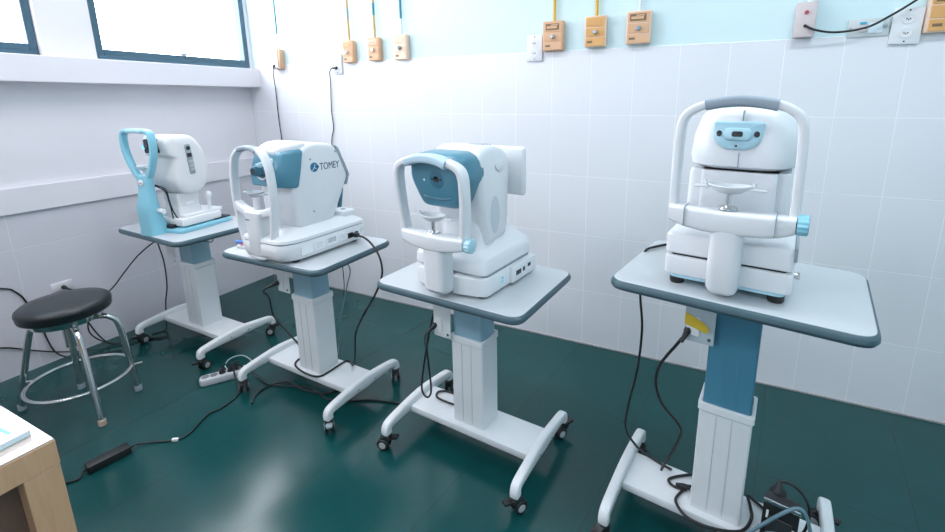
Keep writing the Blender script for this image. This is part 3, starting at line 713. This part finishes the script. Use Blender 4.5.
    c.tube(spline([(xc-.117, y0+.014, .226), (xc-.07, y0+.012, .207), (xc, y0+.010, .196), (xc+.07, y0+.012, .207), (xc+.115, y0+.014, .222)], 5), .01, 14, flat=(.018, .017), up=(0, 1, 0))
    ps = c.build('chin_rest_post', PLASTIC, e, 45)
    MB().box(xc-.036, xc-.012, y0-.0155, y0-.013, .172, .177).build('post_marking', TEAL, ps)
    o = chin_cup(e, xc, y0+.018, .280, .205, .068, PLASTIC, .013, pins=False, flange=False, cupmat=mat('pale_grey_cup', (.52, .56, .60), .35))
machine2(E2)

# ------------------------------------------------------------------ machine on the corner table
E1 = thing('fundus_camera', 'white egg shaped eye camera on bright sky blue stand and chin frame', 'eye exam machine', L2W(1, (.02, .005, .696)), -.035+.15)
def machine1(e):
    b = MB(); o_ = rpoly([(-.10, -.165), (.118, -.150), (.118, .12), (.095, .165), (-.095, .165), (-.118, .12)], .02, 4)
    b.slab(o_, .0, .022, .004); b.build('base_plate', SKY, e, 40)
    MB().box(-.05, .05, -.15, -.02, .022, .040, .003).build('front_rail', BLACK, e); MB().box(.03, .10, .06, .15, .022, .030, .002).build('rear_rail', BLACK, e)
    c = MB(); c.slab(rrect(-.10, .104, -.125, .098, .014, 4), .030, .070, .006); ca = c.build('carriage', PLASTIC2, e, 40)
    MB().slab(rrect(-.085, .088, -.10, .12, .014, 4), .068, .084, .004).build('carriage_deck', PLASTIC, ca, 40)
    c = MB(); c.loft([[(x*k, -.040+y*k, z) for x, y in rrect(-.056, .056, -.060, .060, .012, 3)] for z, k in ((.080, 1.05), (.120, 1), (.121, .94), (.160, .94), (.161, 1), (.196, 1.02))]); c.build('neck', PLASTIC2, e, 40)
    MB().box(.0525, .056, -.065, -.02, .13, .146, .001, 1).build('neck_label', LABELW, e)
    c = MB(); c.cyl((.072, .055, .080), (.072, .055, .150), .008, .011, 14).lathe([(.004, 0), (.015, .004), (.018, .018), (.015, .032), (.005, .038)], (.072, .055, .146), 20); c.build('joystick', PLASTIC, e, 50)
    prof = rpoly([(-.120, .250), (-.080, .192), (.0, .186), (.066, .240), (.074, .32), (.056, .42), (.014, .482), (-.02, .497), (-.125, .498), (-.142, .47), (-.130, .40), (-.110, .385)], [.05, .03, .03, .04, .05, .06, .04, .02, .015, .02, .008, .01], 4)
    c = MB(); c.lx(prof, [(-.095, .05), (-.094, .022), (-.086, .006), (-.074, 0), (.074, 0), (.086, .006), (.094, .022), (.095, .05)]); hd = c.build('head', PLASTIC2, e, 50)
    T = Matrix.Translation((.0945, -.034, .372)) @ Matrix.Rotation(PI/2, 4, 'Z') @ Matrix.Rotation(PI/2, 4, 'X') @ Matrix.Rotation(math.radians(4), 4, 'Z')
    p = MB(); p.slab(rrect(-.015, .015, -.078, .078, .010, 4), -.004, .004, .001, M=T); pn = p.build('side_panel', GREYP, e)
    p = MB(); p.lathe([(.0105, .004), (.0105, .006)], (0, .058, 0), 18, M=T); p.slab(rrect(-.0125, .0125, .012, .032, .004), .004, .0055, .0004, M=T); p.build('side_button', BLACK, pn)
    p = MB()
    for z in (-.012, -.034, -.056): p.slab(rrect(-.010, .010, z-.007, z+.007, .003), .004, .0050, .0004, M=T)
    p.build('vent_button', HUB, pn)
    p = MB(); p.box(-.030, .030, -.168, -.12, .412, .482, .006); ey = p.build('lens_block', BLACK, e)
    MB().cyl((0, -.166, .450), (0, -.176, .450), .021, .018, 24, .002).build('lens_tube', BLACK, ey)
    MB().cyl((0, -.174, .450), (0, -.1775, .450), .015, seg=20).build('lens', LENS, ey)
    MB().lathe([(.001, .004), (.006, .003), (.008, 0)], M=Matrix.Translation((-.020, -.170, .445)) @ Matrix.Scale(1.3, 4) @ Matrix.Rotation(PI/2, 4, 'X'), seg=14).build('status_light', LED, ey)
    # blue chin frame
    yb = -.185
    c = MB(); R = []
    for z, hw, y0, y1 in ((.0, .046, -.042, .052), (.03, .044, -.040, .050), (.09, .044, -.042, .036), (.145, .047, -.040, .022), (.20, .042, -.026, .022), (.25, .040, -.020, .020), (.296, .048, -.014, .014)):
        R.append([(x-.032, yb+y, z) for x, y in rrect(-hw, hw, y0, y1, .016, 4)])
    c.loft(R); c.build('chin_frame_post', SKY, e, 45)
    A = [(-.010, .262), (-.05, .275), (-.09, .330), (-.122, .40), (-.133, .465), (-.124, .520), (-.09, .539), (0, .543), (.09, .539), (.124, .520), (.133, .465), (.122, .40), (.09, .330), (.05, .275), (.010, .262)]
    pts = spline([(x*.76-.036, yb, .287+(z-.262)*.85) for x, z in A], 5); fl = []
    for p in pts:
        k = min(1, max(0, (p.z-.27)/.2)); fl.append((.0135-.003*k, .014+.003*k))
    MB().tube(pts, .01, 16, flat=fl, up=(0, 1, 0)).build('forehead_frame', SKY, e, 45)
    MB().tube(spline([(-.086, yb-.001, .5225), (-.036, yb-.002, .5255), (.014, yb-.001, .5225)], 4), .01, 14, flat=(.0115, .0175), up=(0, 1, 0)).build('forehead_pad', SKYL, e, 45)
    MB().slab(ell(0, 0, .018, .016, 24), 0, .003, .001, M=Matrix.Translation((-.036, yb-.0195, .268)) @ Matrix.Rotation(PI/2, 4, 'X')).build('round_emblem', LABELW, e)
    MB().box(-.046, -.026, yb-.0235, yb-.022, .2665, .2695).build('emblem_print', RED, e)
    chin_cup(e, -.036, yb+.006, .345, .294, .042, PLASTIC, .008, pins=False, flange=False)
    MB().cyl((.01, yb+.01, .125), (.05, yb+.01, .122), .010, .012, 16, .002).build('height_knob', PLASTIC2, e)
    MB().tube(spline([(-.02, yb+.01, .26), (.03, -.14, .23), (.035, -.13, .16), (.04, -.12, .10), (.05, -.1, .045)], 6), .003, 8).tube(spline([(-.03, yb+.01, .26), (.015, -.135, .22), (.025, -.125, .15), (.03, -.12, .045)], 6), .003, 8).build('frame_cord', RUBBER, e)
machine1(E1)

# ------------------------------------------------------------------ stool
st = thing('stool', 'round black vinyl stool on chrome legs beside the left wall', 'stool', (.60, -1.468, 0))
MB().lathe([(.02, .456), (.145, .456), (.154, .460), (.157, .470), (.155, .480), (.159, .487), (.157, .500), (.146, .510), (.10, .514), (.01, .515)], seg=56).build('seat', SEAT, st, 50)
MB().lathe([(.04, .424), (.12, .424), (.13, .4555), (.04, .4555)], seg=32).lathe([(.020, .30), (.020, .44)], seg=24).lathe([(.026, .30), (.026, .39)], seg=24).build('spindle', CHROME, st)
feet = [(.237, -.046), (.105, .157), (-.166, .050), (-.215, -.145)]
for fx, fy in feet:
    r = math.hypot(fx, fy); ux, uy = fx/r, fy/r
    P = [(ux*.03, uy*.03, .412), (ux*.10, uy*.10, .412), (ux*.140, uy*.140, .398), (ux*.165, uy*.165, .352), (ux*(.165+(r-.165)*.55), uy*(.165+(r-.165)*.55), .18), (ux*r, uy*r, .012)]
    lg = MB().tube(spline(P, 8), .0125, 14).build('leg', CHROME, st, 50)
    MB().cyl((ux*r, uy*r, 0), (ux*r, uy*r, .028), .0150, .0142, 16, .002).build('foot_cap', CAP if fx > .2 else GREYP, lg)
    MB().cyl((ux*.180, uy*.180, .138), (ux*.222, uy*.222, .138), .005, seg=10).build('ring_bolt', CHROME, lg)
MB().tube([(.183*math.cos(2*PI*k/64), .183*math.sin(2*PI*k/64), .138) for k in range(64)], .008, 12, closed=True).build('foot_ring', CHROME, st, 60)

# ------------------------------------------------------------------ desk and booklets
dk = thing('desk', 'light oak desk corner with a pale shiny top at the lower left', 'desk', (2.054, -2.012, 0), 0)
MB().box(-1.4, 0, -.75, 0, .697, .749, .002, 1).build('desk_body_edge', WOOD, dk, 0)
MB().box(-1.399, -.001, -.749, -.001, .749, .7515, .001, 1).build('desktop', DESKTOP, dk, 0)
MB().box(-.052, -.001, -.052, -.001, 0, .697, .001, 1).build('leg', WOOD, dk, 0)
MB().box(-.052, -.001, -.749, -.699, 0, .697, .001, 1).build('leg', WOOD, dk, 0)
MB().box(-1.399, -1.349, -.052, -.001, 0, .697, .001, 1).build('leg', WOOD, dk, 0)
MB().box(-1.399, -1.349, -.749, -.699, 0, .697, .001, 1).build('leg', WOOD, dk, 0)
MB().box(-1.34, -.06, -.10, -.06, .35, .697, .001, 1).build('modesty_panel', WOOD, dk, 0)
MB().box(-.050, -.034, -.699, -.052, .10, .697, .001, 1).build('side_panel', mat('dark_brown_panel', (.14, .085, .06), .55), dk, 0)
def booklet(x, y, z, w, l, h, rz, label, cover, nm='booklet'):
    t = thing(nm, label, 'booklet', (x, y, z), rz)
    pg = MB().box(-w, -.001, -l, -.001, 0, h*.8, .0005, 1).build('page_block', PAPER, t, 0)
    MB().box(-w-.001, 0, -l-.001, 0, h*.8, h, .0006, 1).build('cover', cover, t, 0)
    b = MB(); b.box(-w*.8, -.02, -.024, -.018, h, h+.0003)
    for k in range(3): b.box(-w*.85, -w*.45, -l*.3-.014*k-.005, -l*.3-.014*k, h, h+.0003)
    b.build('cover_print', PAPERB, t, 0)
    return t
booklet(2.006, -2.026, .752, .26, .17, .012, math.radians(4), 'pale blue booklet lying on the desk corner', mat('white_cover', (.82, .86, .90), .3))
booklet(1.885, -2.036, .7645, .14, .10, .006, math.radians(2), 'smaller blue leaflet on top of the pale booklet', PAPERB, 'leaflet')

# ------------------------------------------------------------------ power strip, adapters, plugs and cords
ps = thing('power_strip', 'white power strip with black plugs on the floor beside the table casters', 'power strip', (1.0, -1.080, 0), math.radians(55))
M5 = None
MB().slab(rrect(-.105, .105, -.028, .028, .027, 6), 0, .038, .008).build('body', mat('light_grey_plastic', (.55, .58, .62), .4), ps, 40)
s = MB(); 
for x in (-.078, -.042, -.006, .030, .066): s.lathe([(.016, .0375), (.0165, .0395), (.013, .040), (.012, .0385)], (x, 0, 0), 20)
s.build('socket', mat('mid_grey_socket', (.16, .17, .18), .5), ps)
for x in (-.006, .030, .05):
    MB().cyl((x, 0, .039), (x, 0, .062), .015, .010, 16, .002).tube(spline([(x, 0, .06), (x+.006, .006, .075), (x+.02, .015, .07)], 4), .004, 8).build('plug', BLACK, ps)

ad = thing('power_adapter', 'black power adapter brick lying on the open floor beside the desk', 'power adapter', (1.102, -1.612, 0), math.radians(80))
MB().box(-.066, .066, -.023, .023, .0, .031, .003).build('body', BLACK, ad)
MB().cyl((.064, 0, .016), (.082, 0, .014), .006, .004, 12).cyl((-.064, 0, .016), (-.078, 0, .012), .006, .004, 12).build('strain_relief', RUBBER, ad)

def cord(name, pts, label, r=.0038, m=None, per=8, cat='cord', seg=8):
    o = MB().tube(spline(pts, per), r, seg).build(name, m or RUBBER, None, 60)
    return tag(o, label, cat, 'loose cords around the machines')
c = cord('power_cable', [(1.02, -1.045, .075), (1.10, -1.09, .05), (1.18, -1.135, .006), (1.204, -1.231, .005), (1.190, -1.284, .005), (1.235, -1.389, .005), (1.228, -1.435, .005), (1.150, -1.487, .005), (1.114, -1.524, .013)], 'black cord on the floor from the power strip to the adapter brick')
tag(MB().box(-.012, .012, -.0055, .0055, -.0055, .0055, .001, 1, M=Matrix.Translation((1.222, -1.440, .0068)) @ Matrix.Rotation(math.radians(30), 4, 'Z')).build('cord_tag', LABELW), 'small white tag wrapped around the floor cord near the adapter', 'tag')
cord('power_cable', [(1.087, -1.686, .012), (1.105, -1.71, .005), (1.079, -1.745, .005), (1.02, -1.83, .005)], 'short black cord from the adapter brick towards the desk')
cord('power_cable', [(1.03, -1.035, .07), (1.10, -1.00, .02), (1.218, -1.022, .005), (1.306, -1.008, .005), (1.452, -.958, .005), (1.60, -.985, .005), (1.70, -.95, .005), (1.80, -.90, .005), (1.96, -.863, .005), (2.08, -.86, .005)], 'black cord on the floor running under the lettered machine table to the right', .0045)
cord('power_cable', [(1.303, -1.156, .005), (1.262, -1.10, .005), (1.262, -1.02, .006), (1.33, -.975, .013), (1.45, -.99, .013), (1.56, -.955, .006), (1.60, -.88, .005)], 'black floor cord with a loose end beneath the lettered machine table', .0045)
cord('thin_cable', [(.98, -1.03, .004), (.90, -1.01, .004), (.855, -.955, .004), (.88, -.905, .004), (.97, -.915, .004), (1.04, -.965, .004), (1.045, -1.01, .02)], 'thin pale cable loop on the floor behind the power strip', .003, WHITECABLE)
# wall cords
def plug(p, d, label, m=BLACK, L=.035, r=.011):
    p = Vector(p); d = Vector(d).normalized()
    o = MB().cyl(p, p+d*L*.6, r, r*.85, 14, .002).cyl(p+d*L*.55, p+d*L*1.3, r*.7, r*.4, 12).build('plug', m, None, 50)
    return tag(o, label, 'plug', 'plugs pushed into sockets')
plug((.330, -.047, 1.602), (-.1, -.5, -1), 'small black plug in the corner outlet box', L=.022, r=.008)
cord('power_cable', [(.326, -.052, 1.575), (.290, -.03, 1.52), (.276, -.015, 1.436), (.273, -.013, 1.226), (.283, -.013, 1.033), (.29, -.013, .7), (.30, -.03, .3), (.31, -.06, .006), (.40, -.20, .005)], 'thin black cord hanging down the wall from the corner outlet box', .0032)
plug((.873, -.0205, 1.567), (-1, -.5, -.05), 'grey black plug in the second outlet from the corner', L=.026, r=.010)
cord('power_cable', [(.842, -.038, 1.566), (.815, -.03, 1.54), (.800, -.016, 1.47), (.785, -.013, 1.299), (.79, -.013, 1.18), (.762, -.013, 1.065), (.77, -.013, .7), (.78, -.03, .3), (.80, -.06, .006), (.85, -.25, .005)], 'thin black cord hanging down the wall from the plugged double outlet', .0032)
cord('power_cable', [(3.411, -.053, 1.646), (3.45, -.06, 1.626), (3.519, -.05, 1.615), (3.614, -.045, 1.627), (3.685, -.045, 1.666), (3.755, -.05, 1.716), (3.86, -.06, 1.80), (4.0, -.03, 1.95), (4.1, -.012, 2.2), (4.1, -.010, 2.845)], 'black cord drooping from the pinkish wall box up to the right', .0042)
# left wall plug and cords behind the stool
plug((.0195, -1.262, .392), (1, .2, -.25), 'black plug in the low outlet behind the stool', L=.03, r=.011)
cord('power_cable', [(.054, -1.254, .383), (.065, -1.23, .35), (.08, -1.22, .20), (.09, -1.15, .02), (.16, -1.05, .006), (.28, -.98, .006)], 'black cord dropping from the low outlet behind the stool')
cord('power_cable', [(.012, -2.7, .66), (.012, -2.1, .62), (.012, -1.70, .55), (.013, -1.486, .470), (.013, -1.439, .433), (.014, -1.410, .367), (.016, -1.38, .22), (.03, -1.35, .05), (.10, -1.28, .006), (.22, -1.15, .006)], 'black cord along the left wall entering behind the stool seat')
cord('power_cable', [(.015, -2.7, .30), (.015, -2.1, .27), (.015, -1.70, .22), (.015, -1.537, .176), (.016, -1.439, .111), (.03, -1.33, .045), (.10, -1.20, .006), (.20, -1.05, .006), (.30, -.95, .006)], 'lowest black cord along the left wall, sagging to the floor')
cord('power_cable', [(.44, -.93, .64), (.36, -.97, .60), (.26, -1.01, .52), (.16, -1.04, .42), (.08, -1.08, .32), (.03, -1.16, .24), (.03, -1.20, .10), (.08, -1.14, .006), (.20, -1.08, .006)], 'black cord sagging from the corner table to the left wall')
def TP(k, L): return [L2W(k, p) for p in L]
cord('power_cable', TP(1, [(-.245, -.06, .668), (-.255, -.055, .58), (-.233, -.05, .457), (-.244, -.05, .313), (-.290, -.05, .20), (-.325, -.05, .06), (-.335, -.06, .006), (-.36, -.12, .006)]), 'black cord hanging straight down from the corner table to the floor')
tag(MB().tube(TP(1, [(.056, -.02, .636), (.10, -.02, .632), (.13, -.02, .630)]), [.006, .009, .005], 10).build('plug', GREYCABLE, None, 50), 'grey plug lead sticking out right of the corner table column', 'plug', 'plugs pushed into sockets')
cord('power_cable', TP(1, [(.13, -.02, .630), (.19, -.02, .628), (.225, -.02, .640), (.23, -.02, .668)]), 'short grey lead looping under the corner table top', .003, GREYCABLE)
# table with lettering
MBp = MB().box(-.012, .02, -.011, .011, -.009, .009, .003)
bmesh.ops.transform(MBp.bm, matrix=Matrix.Translation(L2W(2, (.185, .112, .719+.046))) @ Matrix.Rotation(-.05, 4, 'Z'), verts=MBp.bm.verts)
tag(MBp.build('plug', BLACK, None, 40), 'black plug in the side of the lettered machine base', 'plug', 'plugs pushed into sockets')
cord('power_cable', TP(2, [(.200, .112, .763), (.25, .10, .765), (.31, .08, .752), (.365, .06, .72), (.392, .05, .67), (.383, .05, .61), (.336, .05, .52), (.26, .05, .41), (.205, .05, .31), (.19, .05, .20), (.16, .06, .128), (.10, .08, .124), (.095, -.02, .124), (.08, -.075, .124), (0, -.084, .124), (-.09, -.062, .124), (-.12, -.02, .124), (-.11, .04, .124), (-.09, .075, .135)]), 'black power cord from the lettered machine down and around its column', .0045)
plug(L2W(2, (-.123, -.076, .719-.172)), (-.7, -.55, -.35), 'black angled plug under the lettered machine table', L=.05, r=.011)
cord('power_cable', TP(2, [(-.162, -.108, .526), (-.195, -.105, .50), (-.215, -.08, .47), (-.24, -.05, .43), (-.248, -.04, .36), (-.235, -.03, .31), (-.18, -.02, .255), (-.12, -.01, .20), (-.095, .0, .155), (-.088, .03, .124)]), 'black cord curving from the socket of the lettered machine table to its base', .0045)
cord('thin_cable', TP(2, [(.03, .12, .680), (.06, .15, .62), (.085, .16, .56), (.07, .15, .49), (.05, .14, .40), (.03, .13, .32), (.02, .12, .2), (.02, .1, .124)]), 'thin grey cable behind the column of the lettered machine table', .003, GREYCABLE)
# second table from the right
plug(L2W(3, (-.123, -.076, .708-.182)), (-.5, -.6, -.6), 'black plug under the teal masked machine table', L=.045, r=.011)
cord('power_cable', TP(3, [(-.148, -.106, .498), (-.165, -.10, .47), (-.185, -.08, .43), (-.195, -.06, .39), (-.199, -.05, .33), (-.190, -.05, .24), (-.192, -.05, .18), (-.215, -.05, .155), (-.238, -.05, .18), (-.240, -.04, .24), (-.225, -.02, .38), (-.20, .0, .52), (-.185, .02, .60), (-.18, .03, .675)]), 'black cord looping down from the teal masked machine table and back up', .0042)
cord('power_cable', TP(3, [(-.060, -.0, .132), (-.10, .0, .126), (-.15, .0, .1235), (-.205, .005, .1235), (-.222, .035, .124), (-.19, .058, .124), (-.13, .058, .124), (-.078, .05, .13)]), 'short black cord loop at the column foot of the teal masked machine table', .0042)
tag(MB().box(-.016, .016, -.014, .014, 0, .022, .003, M=Matrix.Translation(L2W(3, (-.105, .058, .1195))) @ Matrix.Rotation(-.3, 4, 'Z')).build('power_adapter', BLACK, None, 40), 'small black adapter at the column foot of the teal masked machine table', 'power adapter')
# right-hand table
plug(L2W(4, (-.117, -.076, .866-.140)), (-.35, -.6, -.7), 'black plug below the yellow tape', L=.045, r=.012)
cord('power_cable', TP(4, [(-.133, -.104, .693), (-.150, -.10, .66), (-.175, -.08, .61), (-.20, -.06, .55), (-.205, -.05, .48), (-.178, -.05, .42), (-.135, -.05, .38), (-.122, -.04, .34), (-.14, -.02, .26), (-.165, .0, .18), (-.18, .02, .124)]), 'black cord from the plug below the yellow tape', .0045)
cord('power_cable', TP(4, [(-.16, .12, .905), (-.20, .17, .890), (-.247, .185, .873), (-.278, .134, .873), (-.298, .09, .868), (-.304, .07, .82), (-.298, .06, .72), (-.285, .06, .60), (-.292, .06, .445), (-.314, .06, .30), (-.318, .06, .20), (-.270, .06, .14), (-.20, .05, .124), (-.15, .04, .124)]), 'long black cord hanging off the left edge of the right hand table', .0042)
cord('power_cable', TP(4, [(-.055, .075, .13), (-.09, .05, .126), (-.130, .018, .124), (-.150, -.01, .124), (-.13, -.027, .124), (-.09, -.023, .126)]), 'small black cord hook left of the blue column foot', .0042)
tag(MB().tube(TP(4, [(-.125, -.022, .129), (-.10, -.018, .131), (-.082, -.015, .132)]), [.006, .009, .007], 10).build('plug', BLACK, None, 50), 'black inline plug at the foot of the blue column', 'plug', 'plugs pushed into sockets')
cord('power_cable', TP(4, [(-.083, .0, .126), (-.105, -.04, .125), (-.112, -.085, .125), (-.07, -.125, .125), (.0, -.125, .126), (.07, -.09, .125), (.094, -.03, .125), (.088, .02, .125), (.078, .04, .135)]), 'black cord curled around the front of the blue column foot', .0045)
cord('power_cable', TP(4, [(.078, .055, .128), (.10, .045, .126), (.135, .02, .126), (.17, -.01, .126), (.23, -.06, .126)]), 'black cord crossing the base right of the blue column', .0045)
ad2 = thing('power_adapter', 'black adapter unit with metal edge standing on the base of the right hand table', 'power adapter', L2W(4, (.160, -.075, .120)), -.12-.1)
MB().box(-.043, .043, -.02, .02, 0, .145, .003).build('body', BLACK, ad2)
MB().box(-.044, .044, -.0235, -.0175, .140, .150, .0015).build('top_edge', CHROME, ad2)
MB().box(-.034, -.028, -.0215, -.019, .09, .115).box(.030, .036, -.0215, -.019, .06, .085).build('side_clip', LABELW, ad2)
MB().box(-.03, .03, -.0225, -.019, .02, .10, .002, 1).build('front_panel', mat('charcoal_plastic', (.03, .035, .04), .5), ad2)
MB().box(-.008, .008, -.026, -.021, .0, .045, .002, 1).build('orange_strip', mat('orange_strip', (.70, .36, .02), .5), ad2)
bp = thing('plug', 'large charcoal plug standing behind the black adapter unit', 'plug', L2W(4, (.150, -.03, .120)), -.12, 'plugs pushed into sockets')
MB().lathe([(.012, 0), (.024, .02), (.026, .09), (.021, .135), (.010, .150), (.007, .165), (.003, .168)], seg=20).build('plug_body', mat('charcoal_plastic', (.03, .035, .04), .5), bp, 50)
cord('power_cable', TP(4, [(.150, -.03, .287), (.165, -.03, .293), (.19, -.03, .288), (.215, -.03, .262), (.228, -.035, .225), (.225, -.04, .18), (.215, -.045, .150)]), 'black cord arching from the charcoal plug over to the right', .0038)
tag(MB().box(-.016, .016, -.014, .014, -.012, .012, .004, M=Matrix.Translation(L2W(4, (.218, -.055, .132))) @ Matrix.Rotation(.4, 4, 'Z')).build('plug', BLACK, None, 40), 'squat black plug on the base right of the black adapter unit', 'plug', 'plugs pushed into sockets')
cord('thick_cable', TP(4, [(.04, -.13, .126), (.075, -.125, .145), (.115, -.12, .200), (.16, -.115, .262), (.19, -.11, .290), (.208, -.11, .285), (.222, -.11, .25), (.238, -.11, .18), (.25, -.12, .126)]), 'grey blue cable rising over the front of the black adapter unit', .0048, GREYCABLE)
cord('thick_cable', TP(4, [(.085, -.14, .126), (.11, -.14, .18), (.15, -.14, .212), (.19, -.14, .20), (.215, -.14, .15), (.225, -.14, .126)]), 'lower grey blue cable loop in front of the black adapter unit', .0048, GREYCABLE)
# crumpled packet on the corner of the lettered machine table
pk = thing('crumpled_packet', 'small crumpled white, blue and red packet on the lettered machine table corner', 'packet', L2W(2, (-.225, -.135, .719)), .5)
b = MB(); R = []
for k, (x, h, w_) in enumerate(((-.045, .004, .006), (-.03, .018, .018), (-.01, .012, .022), (.01, .020, .020), (.03, .010, .018), (.045, .004, .008))):
    R.append([(x, w_*math.cos(a)*(1+.2*math.sin(3*a+k)), .001+h*.5+h*.5*math.sin(a)*(1+.15*math.cos(2*a+k))) for a in [2*PI*i/14 for i in range(14)]])
b.loft(R).build('wrapper', LABELW, pk, 25)
MB().box(-.05, -.02, -.012, .010, .016, .026, .003, M=Matrix.Rotation(.2, 4, 'Y')).box(-.005, .015, -.02, .0, .018, .026, .003).build('blue_print', mat('packet_blue', (.04, .16, .50), .4), pk)
MB().box(-.02, .0, -.018, -.004, .015, .021, .002).box(.012, .03, -.02, -.004, .013, .019, .002).build('red_print', mat('packet_red', (.60, .08, .12), .4), pk)

# ------------------------------------------------------------------ light
wd = bpy.data.worlds.new('sky'); SC.world = wd; wd.use_nodes = True
nt = wd.node_tree; bg = nt.nodes['Background']; bg.inputs[0].default_value = (.97, .97, 1.0, 1); bg.inputs[1].default_value = 12.5
def portal(y0, y1):
    l = bpy.data.lights.new('window_portal', 'AREA'); l.shape = 'RECTANGLE'; l.size = ZH-ZS; l.size_y = y1-y0
    l.cycles.is_portal = True
    o = bpy.data.objects.new('window_portal', l); COL.objects.link(o); o.location = (-.06, (y0+y1)/2, (ZS+ZH)/2); o.rotation_euler = (0, -PI/2, 0)
for a, b in ((-.925, -.02), (-2.42, -1.15), (-4.55, -3.65)): portal(a, b)
def fill_lamp(x, y, n):  # unseen panels added as fill, tinted warm on the left and cool on the right
    t = thing('fill_lamp', ['added white fill panel on the ceiling near the back wall, left', 'added white fill panel on the ceiling near the back wall, right', 'added white fill panel on the ceiling over the desk, left', 'added white fill panel on the ceiling behind the camera, right'][n], 'fill lamp', (x, y, RZ), 0, 'added ceiling fill panels')
    MB().box(-.62, .62, -.16, .16, -.06, 0, .004).build('housing', WHITE, t)
    l = bpy.data.lights.new('fill_light', 'AREA'); l.shape = 'RECTANGLE'; l.size = 1.15; l.size_y = .26; l.energy = 18; l.color = (1.0, .95, .97) if x < 2 else (.82, .93, 1.0)
    o = bpy.data.objects.new('fill_light', l); COL.objects.link(o); o.parent = t; o.location = (0, 0, -.065)
for i, (x, y) in enumerate(((1.4, -1.2), (3.7, -1.2), (1.4, -3.2), (3.7, -3.2))): fill_lamp(x, y, i)

# ------------------------------------------------------------------ camera
cd = bpy.data.cameras.new('camera'); cam = bpy.data.objects.new('camera', cd); COL.objects.link(cam); SC.camera = cam
yaw, pit, rol = -.437034, .2171936, -.0049813
fwd = Vector((math.sin(yaw)*math.cos(pit), math.cos(yaw)*math.cos(pit), -math.sin(pit)))
rt = Vector((math.cos(yaw), -math.sin(yaw), 0)); up = rt.cross(fwd)
r2 = rt*math.cos(rol)+up*math.sin(rol); u2 = up*math.cos(rol)-rt*math.sin(rol)
M = Matrix((r2, u2, -fwd)).transposed().to_4x4(); M.translation = Vector((3.11465, -2.31464, 1.36099))
cam.matrix_world = M
cd.sensor_fit = 'HORIZONTAL'; cd.sensor_width = 36; cd.lens = 36*450.7017/945
cd.shift_x = -29.4417/945; cd.shift_y = -66.8482/945
cd.clip_start = .02

SC.view_settings.view_transform = 'Standard'; SC.view_settings.look = 'None'; SC.view_settings.gamma = 1; SC.view_settings.use_curve_mapping = False
SC.view_settings.exposure = 0.08
SC.cycles.use_denoising = True
SC.cycles.max_bounces = 10; SC.cycles.diffuse_bounces = 6
SC.cycles.sample_clamp_indirect = 6
